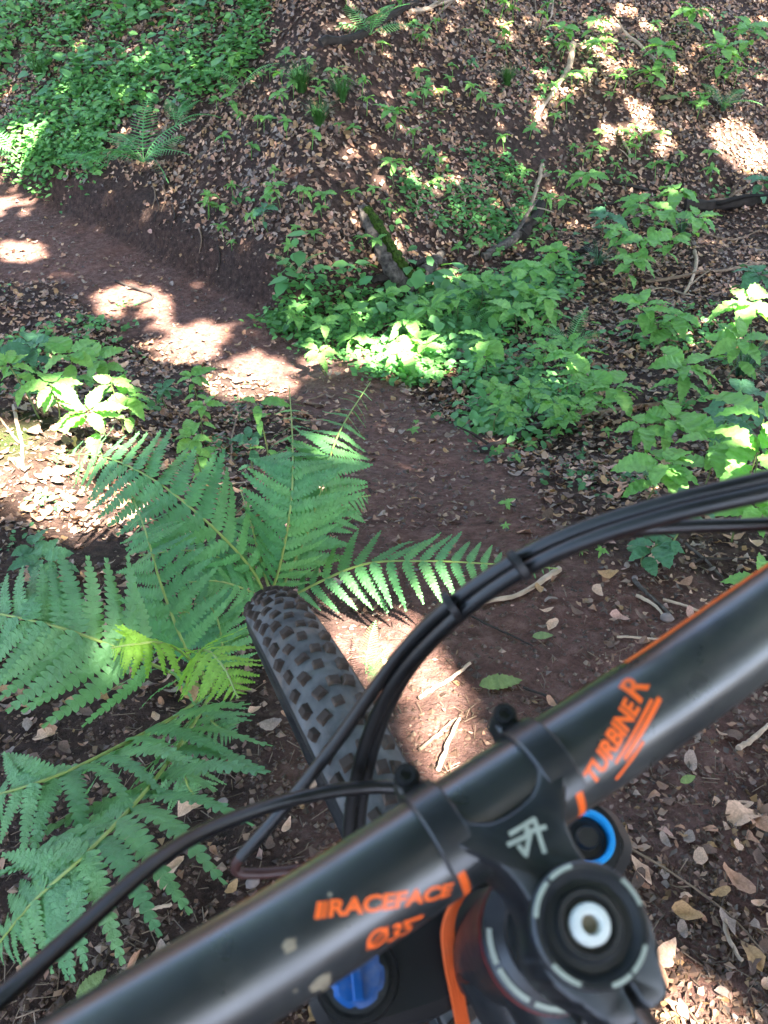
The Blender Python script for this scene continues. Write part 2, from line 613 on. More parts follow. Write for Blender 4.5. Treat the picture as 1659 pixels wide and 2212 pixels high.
# ------------------------------------------------------------------ where sun gets through the leaves: (u, v, radius px, height above ground, openness)
SPOTS = [(48, 548, 46, 0, 1), (20, 445, 55, 0, .7), (70, 430, 30, 0, .4), (285, 650, 75, 0, .8), (330, 690, 40, 0, .6), (452, 712, 32, 0, 1), (415, 745, 62, 0, .9), (350, 730, 40, 0, .6),
         (560, 795, 55, 0, 1), (510, 835, 62, 0, 1), (590, 830, 40, 0, .9), (640, 700, 35, 0, .4),
         (820, 765, 70, .03, 1), (720, 765, 50, .03, .9), (900, 750, 50, .03, .8), (690, 800, 40, 0, .7), (940, 800, 40, 0, .7), (650, 760, 36, 0.1, .5),
         (195, 905, 70, .12, 1), (230, 860, 40, .12, .8), (130, 955, 45, 0, .7), (25, 1010, 85, 0, 1), (60, 1045, 50, 0, 1), (110, 1100, 60, 0, .85), (180, 1090, 50, 0, .85),
         (20, 960, 60, 0, 1), (230, 985, 85, .3, .95), (330, 1000, 50, .3, .7), (150, 1010, 60, .25, .9), (715, 985, 26, .35, .9), (760, 930, 45, .3, .7), (450, 1060, 30, 0, .6),
         (860, 1480, 80, 0, 1), (800, 1395, 70, 0, 1), (900, 1590, 60, 0, 1), (920, 1660, 45, 0, 1), (990, 1500, 50, 0, .4), (1010, 1600, 50, 0, .35), (960, 1420, 30, 0, .5),
         (720, 1330, 40, 0, .5), (860, 1340, 38, .0, .6), (790, 1310, 55, .25, .5), (880, 1310, 40, .22, .6), (1150, 1395, 22, 0, .4), (1190, 1430, 24, 0, .5), (1130, 1490, 40, 0, .35),
         (850, 1000, 20, 0, .5), (920, 1003, 22, 0, .5), (770, 1070, 40, 0, .4), (970, 850, 30, 0, .6), (740, 1130, 35, .2, .5),
         (1290, 110, 45, 0, .8), (1250, 150, 35, 0, .7), (1220, 210, 30, 0, .6), (1380, 250, 45, 0, .7), (1330, 290, 40, 0, .5), (1420, 300, 35, 0, .5), (1600, 310, 60, 0, .85), (1640, 330, 45, 0, .9),
         (1300, 60, 35, 0, .5), (1360, 40, 40, 0, .5), (1500, 30, 40, 0, .4), (1650, 60, 40, 0, .6), (1170, 265, 22, 0, .6), (1090, 60, 35, 0, .35), (1490, 130, 30, .1, .4),
         (1620, 655, 50, .25, .9), (1550, 690, 40, .2, .35), (1645, 970, 60, .28, .9), (1645, 890, 40, .3, .5), (1510, 545, 60, 0, .35), (1390, 660, 30, .15, .4), (1180, 880, 30, 0, .4), (1150, 770, 30, .1, .45), (1270, 850, 30, .15, .4),
         (1230, 790, 24, .15, .5), (1190, 690, 30, 0, .4), (1020, 745, 35, .2, .4), (1060, 640, 40, .15, .3), (1380, 770, 30, .2, .25),
         (1560, 1700, 60, 0, .4), (1490, 1830, 60, 0, .4), (1420, 2060, 80, 0, .4), (1500, 2130, 110, 0, .6), (1420, 2180, 60, 0, .6), (1610, 1960, 50, 0, .4), (1590, 1640, 40, 0, .4), (1400, 1790, 40, 0, .35), (1640, 2180, 60, 0, .4),
         (1470, 1500, 30, 0, .25), (40, 310, 55, .1, .6), (300, 60, 60, .1, .16), (520, 120, 40, .1, .35), (450, 220, 40, .1, .3), (410, 300, 30, .1, .3), (700, 380, 30, 0, .3),
         (600, 520, 40, 0, .2), (980, 600, 40, .1, .25), (1480, 430, 50, .2, .3), (1330, 500, 60, .2, .25), (640, 200, 40, 0, .25), (110, 800, 60, .15, .3), (420, 950, 35, .15, .45)]
_sp = np.array(SPOTS, float)
_c, _k = cast(_sp[:, 0], _sp[:, 1], _sp[:, 3])
SUNV = np.array(SUN)


def make_trees():
    trunks = [(4.6, -1.2), (2.2, -5.2), (8.3, -2.4), (6.2, 3.6), (-1.6, -5.6)]
    n = 74000
    gx_ = rng.uniform(-5.2, 5.6, n)
    gy_ = rng.uniform(-3.0, 10.5, n)
    ox, oy = rng.uniform(-13, 14, 62000), rng.uniform(-8, 19, 62000)        # the wood goes on all round, a little more open
    o_ = ~((ox > -5.2) & (ox < 5.6) & (oy > -3.0) & (oy < 10.5))
    gx_, gy_ = np.concatenate([gx_, ox[o_]]), np.concatenate([gy_, oy[o_]])
    n = len(gx_)
    g0 = np.stack([gx_, gy_, smooth_height(gx_, gy_)], -1)
    t = rng.uniform(6.0, 9.6, n) / SUN.z
    keep = np.ones(n, bool)
    for (c, k, s) in zip(_c, _k, _sp):
        d = g0 - c
        d = d - np.outer(d @ SUNV, SUNV)
        r = np.linalg.norm(d, axis=1)
        rad = s[2] * k / FPX + (.055 if s[4] > .75 else .03 if s[4] > .45 else .0)
        ins = r < rad * rng.uniform(.85, 1.12, n)
        op = s[4]
        clump = vnoise(g0[:, 0] * 5.5 + t * .0, g0[:, 1] * 5.5, 1) * .5 + .5
        if op >= .95:
            cut = ins
        else:
            cut = ins & ((clump < op * .75) | (rng.random(n) < op * .80))
        keep &= ~cut  # leaves removed from the unseen crowns so sun reaches each chosen spot
    for r in np.linspace(-.30, .30, 13):                 # the rider's end of the trail, bike included, stays in shade
        for pt in ((0.0379 + .855 * r, .139 + .502 * r, .99 + .13 * r), (.10 + .3 * r, .05 + .45 * r, .93 + .1 * r), (.02 - .2 * abs(r), .19 + .5 * abs(r), .82)):
            d = g0 - np.array(pt)
            d = d - np.outer(d @ SUNV, SUNV)
            keep |= np.linalg.norm(d, axis=1) < .10
    P = (g0 + np.outer(t, SUNV))[keep]
    r = rng.uniform(-.32, .32, 2600)  # extra unseen leaves added overhead to keep the sun off the bike
    near = np.stack([.03 + .855 * r + rng.normal(0, .05, 2600), .12 + .50 * r + rng.normal(0, .06, 2600), .92 + .13 * r], -1)
    P = np.concatenate([P, near + np.outer(rng.uniform(6.0, 9.0, 2600) / SUN.z, SUNV)])
    n = len(P)
    L = rng.uniform(.15, .24, n)[:, None]
    a = rng.normal(size=(n, 3))
    a /= np.linalg.norm(a, axis=1)[:, None]
    nn = rng.normal(size=(n, 3)) * .55 + np.array([SUN.x * .5, SUN.y * .5, 1.0])
    a = a - nn * (np.sum(a * nn, 1) / np.sum(nn * nn, 1))[:, None]
    a /= np.linalg.norm(a, axis=1)[:, None]
    b = np.cross(nn, a)
    b /= np.linalg.norm(b, axis=1)[:, None]
    V = np.stack([P - a * L * .5, P + b * L * .33, P + a * L * .5, P - b * L * .33], 1)
    col = np.ones((n, 4))
    s = rng.uniform(.7, 1.25, n)
    col[:, 0], col[:, 1], col[:, 2] = .055 * s, .12 * s, .03 * s
    tx = np.array(trunks)
    own = np.argmin(np.hypot(P[:, None, 0] - tx[None, :, 0], P[:, None, 1] - tx[None, :, 1]), 1)
    bark = plain('tree_bark', (.12, .10, .08), .9, 0, .4, 8, .2, bmp=1.)
    names = ['by the right edge of the trail', 'behind the rider on the right', 'far out to the right', 'on the right slope', 'behind the rider on the left']
    for i, (x, y) in enumerate(trunks):
        z = float(height(x, y)) - .2
        t_ = empty('tree', (x, y, z), 'tall broadleaf tree casting shade from outside the picture, ' + names[i], 'tree', 'trees shading the trail')
        sel = own == i
        v = V[sel].reshape(-1, 3) - np.array([x, y, z])
        k = np.arange(sel.sum())[:, None] * 4
        tr = np.concatenate([k + np.array([0, 1, 2]), k + np.array([0, 2, 3])])
        link('crown', big_mesh('crown', v, tr, np.repeat(col[sel], 4, 0), False), t_, M['canopy'])
        mb = MB()
        path = spline([(0, 0, 0), (.05, .03, 2.0), (.12, -.05, 4.0), (.1, .05, 5.6)], 12)
        mb.tube(path, [.19 - .008 * q for q in range(12)], 10, jitter=.06)
        tries = 0
        limbs = 0
        while limbs < 6 and tries < 60 and sel.any():
            tries += 1
            e = Vector(P[sel][rng.integers(sel.sum())] - np.array([x, y, z]))
            limb = spline([path[-2 - limbs % 3], path[-1].lerp(e, .5) + Vector((0, 0, .3)), e], 9)
            w_ = np.array([[p.x + x, p.y + y, p.z + z] for p in limb])
            dd = w_[:, None, :] - _c[None, _sp[:, 4] > .55, :]
            dd = dd - (dd @ SUNV)[..., None] * SUNV
            if np.linalg.norm(dd, axis=2).min() < .26:
                continue
            limbs += 1
            mb.tube(limb, [.075 - .007 * q for q in range(9)], 6)
        mb.build('trunk', bark, t_)


make_trees()

# ------------------------------------------------------------------ landmarks, for saying where small things lie
MARKS = [((860, 540), 'the mossy forked log'), ((1195, 180), 'the long pale stick'), ((310, 320), 'the fern above the trail'),
         ((800, 85), 'the fern at the top'), ((690, 200), 'the grass tufts'), ((600, 1420), 'the front tyre'), ((560, 800), 'the sunlit trail bend'),
         ((920, 1230), 'the frond under the hoses'), ((1100, 1600), 'the handlebar stem'), ((1450, 1130), 'the brake hoses'),
         ((850, 1500), 'the white sunlit patch'), ((1430, 1010), 'the big sapling at right'), ((250, 1700), 'the lower left fern'),
         ((365, 1885), 'the big tan leaf'), ((190, 2130), 'the fallen green leaf'), ((1290, 1790), 'the blue fork dial'), ((1400, 480), 'the far right saplings'),
         ((150, 800), 'the left hand saplings'), ((1000, 640), 'the sapling row'), ((1330, 80), 'the short pale stick'),
         ((1580, 440), 'the dark log'), ((1500, 2080), 'the stem clamp bolts'), ((200, 150), 'the green bank'),
         ((1150, 1420), 'the bare soil patch'), ((200, 1090), 'the sunlit fern tip')]


def where(u, v):
    best = min(MARKS, key=lambda m: math.hypot(m[0][0] - u, (m[0][1] - v)))
    dx, dy = u - best[0][0], v - best[0][1]
    d = math.hypot(dx, dy)
    if d < 26:
        return 'right beside ' + best[1]
    ang = math.degrees(math.atan2(-dy, dx)) % 360
    words = ['right of', 'above and right of', 'above', 'above and left of', 'left of', 'below and left of', 'below', 'below and right of']
    w = words[int((ang + 22.5) // 45) % 8]
    dist = 'just ' if d < 70 else '' if d < 130 else 'well ' if d < 220 else 'far '
    return dist + w + ' ' + best[1]


def in_poly(u, v, poly):
    ins = np.zeros(u.shape, bool)
    n = len(poly)
    for i in range(n):
        (x0, y0), (x1, y1) = poly[i], poly[(i + 1) % n]
        c = ((y0 > v) != (y1 > v)) & (u < (x1 - x0) * (v - y0) / (y1 - y0 + 1e-9) + x0)
        ins ^= c
    return ins


USED = {}


def uniq(forms):
    """first wording not used yet; the last one may be shared"""
    for f in forms:
        if f not in USED:
            USED[f] = 1
            return f
    return forms[-1]


# ------------------------------------------------------------------ leaf shapes


def toothed_leaf(name, wid=.24, teeth=8, droop=.16, fold=.25, seed=0):
    """an ovate pointed leaf with a toothed edge, length 1 along x, 3 verts per station"""
    r = random.Random(seed)
    st = [0.0]
    for i in range(teeth):
        st += [(i + .62) / (teeth + .6), (i + 1.0) / (teeth + .6)]
    st += [1.0]
    V, Fc = [], []
    tw = r.uniform(-.1, .1)
    for i, x in enumerate(st):
        w = wid * (math.sin(math.pi * min(1, (x * .96 + .02)) ** .78) ** .85) if 0 < x < 1 else .004
        if 0 < i < len(st) - 1:
            w *= 1.07 if i % 2 else .90
        z = .06 * math.sin(x * math.pi) - droop * x * x
        for sgn in (-1, 0, 1):
            xx = x + (.02 if sgn and i % 2 else 0)
            V.append((xx, sgn * w, z + abs(sgn) * w * fold + sgn * w * tw * x * 3 + abs(sgn) * .03 * math.sin(i * 1.9 + seed)))
    for i in range(len(st) - 1):
        for s in range(2):
            a = i * 3 + s
            Fc.append((a, a + 3, a + 4, a + 1))
    return mesh_from(name, V, Fc, True)


LEAF = [toothed_leaf('leaf_shape', .22 + .03 * (i % 3), 8, .08 + .07 * i, .18 + .06 * (i % 2), i) for i in range(4)]
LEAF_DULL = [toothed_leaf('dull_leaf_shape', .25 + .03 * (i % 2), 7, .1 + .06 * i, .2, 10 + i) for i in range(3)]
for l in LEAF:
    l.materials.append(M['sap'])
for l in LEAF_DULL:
    l.materials.append(M['sap_blue'])


def pinna(name, mat, lobes=13, wid=.12, droop=.12, seed=0):
    """one leaflet of a frond: length 1 along x, cut into small lobes on each side of its midrib"""
    r = random.Random(seed)
    V, Fc = [], []

    def z(x, y):
        return -droop * x * x + .035 * math.sin(x * 5 + seed) - .9 * y * y + .02 * abs(y)
    dx = 1.0 / lobes
    for i in range(lobes):
        x0 = i * dx
        x1 = x0 + dx
        xm = x0 + dx * .5
        w = wid * ((1 - xm) ** .62) * (.72 + .28 * min(1, xm * 6)) * r.uniform(.93, 1.07) + .006
        for s in (-1, 1):
            k = len(V)
            lean = dx * .55
            pts = [(x0, 0), (x0 + lean * .25, s * w * .55), (x0 + dx * .32 + lean * .5, s * w * .95), (x0 + dx * .72 + lean * .55, s * w), (x0 + dx * .93 + lean * .35, s * w * .6), (x1, 0)]
            V += [(x, y, z(x, y) + .012 * (j in (2, 3)) * math.sin(i * 2.1 + s)) for j, (x, y) in enumerate(pts)]
            Fc.append(tuple(range(k, k + 6)) if s < 0 else tuple(range(k, k + 6))[::-1])
    me = mesh_from(name, V, Fc, False)
    me.materials.append(mat)
    return me


PIN = [pinna('leaflet_shape', M['fern'], 14, .138, .04 + .13 * i, i) for i in range(4)]
PIN_C = [pinna('sky_tint_leaflet_shape', M['fern_sky_tint'], 14, .145, .04 + .13 * i, i + 5) for i in range(3)]
PIN_L = [pinna('lime_leaflet_shape', M['fern_lime'], 10, .17, .05 + .1 * i, i) for i in range(2)]


def frond(parent, pts, Lmax, pairs=24, lime=False, base=.1, normal=(0, -.35, 1), seed=0, brown=False, prof=None, droop=.25, label=None):
    """fern frond: stalk mesh (part) with leaflets (sub-parts); pts are world points from the crown to the tip"""
    r = random.Random(seed)
    o = parent.location
    path = spline([p - o for p in pts], 40)
    n = len(path)
    rad = [.0030 * (1 - .8 * i / n) + .0006 for i in range(n)]
    mb = MB()
    mb.tube(path, rad, 6)
    st = mb.build('frond', M['rachis_brown'] if brown else M['rachis'], parent)
    if label:
        st['label'] = label
    pins = PIN_L if lime else PIN_C if seed in (7, 8, 9, 12, 16) else PIN
    Nn = Vector(normal).normalized()
    for i in range(pairs):
        w_ = (i + .4) / pairs
        t = base + (1 - base) * (1 - (1 - w_) ** 1.45) * .995
        f = t * (n - 1)
        k = min(int(f), n - 2)
        p = path[k].lerp(path[k + 1], f - k)
        tg = (path[k + 1] - path[k]).normalized()
        side = tg.cross(Nn).normalized()
        up = side.cross(tg).normalized()
        s = (t - base) / (1 - base)
        Lt = min(1, .42 + 2.1 * s) * max(0, 1 - s ** 1.7) ** .85 if prof is None else prof(s)
        L = Lmax * max(.03, Lt)
        for sg in (-1, 1):
            fw = .30 + .35 * s
            d = (side * sg * r.uniform(.95, 1.05) + tg * (fw + r.uniform(-.07, .07)) - up * (droop * r.uniform(.3, 1.3))).normalized()
            zx = (up - d * up.dot(d)).normalized()
            zx = (zx + d.cross(zx) * r.uniform(-.22, .22)).normalized()
            y = zx.cross(d)
            m = Matrix((d, y, zx)).transposed().to_4x4()
            l = L * r.uniform(.9, 1.06)
            wd = l * (1.0 + .5 * (1 - Lt) * .4)
            m = Matrix.Translation(p) @ m @ Matrix.Diagonal((l, wd * 1.02, l, 1))
            link('leaflet', pins[r.randrange(len(pins))], st, None, m)
    return st


def frond_simple(name, mat, pairs=18):
    """whole far frond in one mesh: length 1 along x, leaflets as serrated strips"""
    V, Fc = [], []

    def arc(x):
        return .38 * x - .55 * x * x
    for i in range(pairs):
        t = .14 + .86 * (i + .3) / pairs
        s = (t - .14) / .86
        L = .20 * max(.05, math.sin(math.pi * (s * .93 + .07) ** .62) ** .8)
        for sg in (-1, 1):
            w = .40 / pairs
            a = Vector((t, 0, arc(t)))
            d = Vector((.42, sg, -.25)).normalized()
            m = 4
            for k in range(m):
                q0, q1 = k / m, (k + 1) / m
                ww = w * (1 - q0 * .75)
                b0, b1 = a + d * (L * q0), a + d * (L * (q1 + .08))
                k0 = len(V)
                V += [b0 + Vector((-ww * .5, 0, 0)), b1 + Vector((-ww * .25, 0, 0)), b1 + Vector((ww * .38, 0, 0)), b0 + Vector((ww * .55, 0, 0))]
                Fc.append((k0, k0 + 1, k0 + 2, k0 + 3))
    pth = [Vector((x, 0, arc(x) - .003)) for x in np.linspace(0, 1, 10)]
    v, f = tube_geo(pth, .006, 4)
    o = len(V)
    V += v
    Fc += [tuple(i + o for i in q) for q in f]
    me = mesh_from(name, V, Fc, False)
    me.materials.append(mat)
    return me


FAR_FROND = frond_simple('far_frond_shape', M['fern_far'])


def far_fern(u, v, px, nf, label, lean=0, spread=1.0, az0=None):
    p = gp(u, v, 0.05)
    _, _, d = to_pix(np.array(p))
    L = px * 1.45 * float(d) / FPX
    t = empty('fern', p, label, 'fern', 'ferns growing beside the trail')
    for i in range(nf):
        az = (az0 if az0 is not None else 0) + (i - (nf - 1) / 2) * spread * 2 * math.pi / nf + random.uniform(-.2, .2)
        sc = L * random.uniform(.75, 1.1)
        m = Matrix.Rotation(az, 4, 'Z') @ Matrix.Rotation(-random.uniform(.15, .8), 4, 'Y') @ Matrix.Rotation(random.uniform(-.3, .3), 4, 'X') @ Matrix.Diagonal((sc, sc * random.uniform(.9, 1.15), sc, 1))
        link('frond', FAR_FROND, t, None, m)


# ------------------------------------------------------------------ the big near ferns


def A(*pts):
    return [gp(u, v, h) for (u, v, h) in pts]


fern1 = empty('fern', gp(575, 1300, 0), 'big green fern at the tip of the front tyre with a sunlit frond', 'fern', 'big ferns beside the front wheel')
frond(fern1, A((575, 1290, .02), (540, 1225, .12), (450, 1130, .27), (330, 1035, .36), (215, 985, .36), (110, 985, .30)), .16, 22, prof=lambda s: min(1, .45 + 1.8 * s) * (1 - s ** 3) ** .8, seed=1, base=.13, normal=(-.1, -.5, 1), label='long arching frond with its tip in full sun')
frond(fern1, A((580, 1295, .02), (605, 1220, .15), (628, 1090, .32), (632, 960, .40), (625, 835, .40)), .13, 23, prof=lambda s: min(1, .45 + 1.8 * s) * (1 - s ** 2.8) ** .8, seed=2, base=.1, normal=(.1, -.8, 1))
frond(fern1, A((590, 1298, .02), (650, 1190, .16), (695, 1050, .33), (735, 930, .42), (800, 825, .43)), .13, 22, prof=lambda s: min(1, .45 + 1.8 * s) * (1 - s ** 2.8) ** .8, seed=3, base=.12, normal=(.25, -.8, 1), label='upright frond with a sunlit stalk')
frond(fern1, A((600, 1300, .02), (625, 1235, .10), (665, 1160, .20), (740, 1085, .27), (800, 1070, .27)), .13, 16, seed=4, base=.12, normal=(.2, -.6, 1))
frond(fern1, A((605, 1305, .02), (680, 1262, .11), (790, 1218, .19), (920, 1212, .23), (1060, 1218, .23), (1205, 1228, .19)), .135, 20, seed=5, base=.1, normal=(.05, -.5, 1), droop=.4, label='frond spreading right beneath the brake hoses')
frond(fern1, A((585, 1305, .02), (545, 1280, .08), (470, 1255, .14), (390, 1260, .16)), .11, 14, seed=14, base=.12, normal=(-.1, -.4, 1))

fern2 = empty('fern', gp(455, 1490, 0), 'big spreading fern at the lower left with a lime green frond', 'fern', 'big ferns beside the front wheel')
frond(fern2, A((450, 1480, .02), (405, 1410, .15), (350, 1270, .28), (315, 1150, .33), (285, 1070, .32)), .145, 18, seed=6, base=.12, normal=(-.15, -.6, 1))
frond(fern2, A((450, 1490, .02), (340, 1440, .22), (180, 1372, .34), (20, 1330, .38), (-150, 1310, .33)), .185, 19, seed=7, base=.13, normal=(-.2, -.4, 1))
frond(fern2, A((450, 1495, .02), (390, 1540, .16), (270, 1605, .28), (110, 1680, .34), (-90, 1740, .32)), .19, 18, seed=8, base=.12, normal=(-.3, -.3, 1), droop=.35)
frond(fern2, A((455, 1500, .02), (420, 1560, .18), (330, 1690, .30), (200, 1830, .35), (70, 1950, .32), (-20, 2060, .26)), .185, 21, seed=9, base=.1, normal=(-.2, -.15, 1), droop=.3, label='broad pale frond reaching down to the lower left corner')
frond(fern2, A((455, 1490, .02), (425, 1425, .24), (445, 1405, .33), (482, 1440, .36), (515, 1508, .34)), .105, 12, lime=True, seed=10, base=.22, normal=(.1, -.3, 1), label='small lime green frond beside the tyre')
frond(fern2, A((450, 1488, .02), (405, 1420, .24), (350, 1390, .35), (290, 1392, .38), (240, 1400, .36)), .085, 14, lime=True, seed=11, base=.25, normal=(-.1, -.3, 1), label='small lime green frond pointing left')
frond(fern2, A((460, 1500, .02), (440, 1530, .10), (465, 1565, .13), (510, 1590, .12)), .07, 12, seed=12, base=.15, normal=(0, -.2, 1))
frond(fern2, A((455, 1490, .02), (480, 1420, .10), (470, 1340, .16), (440, 1290, .18)), .10, 12, seed=13, base=.15, normal=(0, -.5, 1))

frond(fern2, A((452, 1485, .02), (480, 1400, .10), (420, 1330, .14), (330, 1320, .16), (240, 1340, .14)), .13, 15, seed=15, base=.14, normal=(-.1, -.4, 1))
frond(fern2, A((455, 1500, .02), (400, 1600, .12), (400, 1680, .13), (420, 1720, .10)), .09, 12, seed=16, base=.15, normal=(-.1, -.2, 1), droop=.35)
frond(fern1, A((580, 1300, .02), (520, 1230, .10), (420, 1190, .14), (300, 1200, .15)), .12, 15, seed=17, base=.15, normal=(-.1, -.5, 1))
frond(fern1, A((590, 1300, .02), (560, 1200, .12), (540, 1120, .2), (520, 1060, .22)), .09, 13, seed=18, base=.15, normal=(-.1, -.6, 1))

far_fern(310, 350, 118, 11, 'bushy fern hanging over the dark cut above the trail', spread=1.0, az0=-1.2)
far_fern(800, 75, 90, 7, 'fern with long fronds at the top of the leafy bank', spread=.9, az0=-1.4)
far_fern(525, 185, 62, 5, 'small upright fern on the bank right of the green ground cover', spread=.8, az0=-1.0)
far_fern(40, 330, 85, 6, 'pale sunlit fern at the left edge above the trail', spread=.9, az0=-1.3)
far_fern(640, 585, 55, 4, 'tiny fern sprig alone in dead leaves above the trail end', spread=.6, az0=-1.5)
far_fern(1230, 745, 70, 5, 'small fern between saplings right of the sunlit patch', spread=.8, az0=1.2)
far_fern(1010, 700, 70, 5, 'dark fern tucked in the sapling row below the log', spread=.8, az0=-.5)
far_fern(1560, 230, 55, 4, 'little fern by the pale withered leaf at upper right', spread=.8)
far_fern(380, 270, 70, 4, 'slim fern above the trail cut beside the bushy fern', spread=.5, az0=.9)
far_fern(230, 360, 80, 5, 'dark fern at the lip of the cut at left', spread=.8, az0=-1.6)
far_fern(790, 1455, 75, 4, 'low sunlit fern growing at the right side of the tyre', spread=.5, az0=.3)

# ------------------------------------------------------------------ saplings


def sapling(u, v, px, label, leaves=7, hgt=None, dull=False, pairs=1, name='sapling', seed=None):
    """u, v: where the leafy head shows in the photograph; px: leaf length there"""
    r = random.Random(seed if seed is not None else int(u * 7 + v))
    h = hgt if hgt is not None else .17
    top = gp(u, v, h)
    _, _, d = to_pix(np.array(top))
    L = px * float(d) / FPX
    base = Vector((top.x + r.uniform(-.03, .03), top.y + r.uniform(-.02, .03), 0))
    base.z = float(height(base.x, base.y)) - .01
    t = empty(name, base, label, name, 'leafy saplings and herbs beside the trail')
    tp = top - base
    path = spline([Vector((0, 0, 0)), tp * .5 + Vector((r.uniform(-.02, .02), r.uniform(-.02, .02), 0)), tp], 8)
    mb = MB()
    mb.tube(path, [.0032 - .0002 * i for i in range(8)], 5)
    mb.build('stem', M['stem'], t)
    src = LEAF_DULL if dull else LEAF

    def put(p, az, tilt, l):
        m = Matrix.Translation(p) @ Matrix.Rotation(az, 4, 'Z') @ Matrix.Rotation(tilt, 4, 'Y') @ Matrix.Rotation(r.uniform(-.35, .35), 4, 'X') @ Matrix.Translation((l * .12, 0, 0)) @ Matrix.Diagonal((l, l * r.uniform(.88, 1.2), l, 1))
        link('leaf', src[r.randrange(len(src))], t, None, m)
    a0 = r.uniform(0, 6.28)
    for i in range(leaves):
        put(tp, a0 + i * 2.4 + r.uniform(-.25, .25), r.uniform(-.42, .30), L * (1.05 - .055 * i) * r.uniform(.8, 1.1))
    for k in range(pairs):
        q = path[max(2, 6 - 2 * k)]
        for s in (0, math.pi):
            put(q, a0 + 1.2 + k * 1.4 + s + r.uniform(-.3, .3), r.uniform(.0, .45), L * r.uniform(.55, .9))
    return t


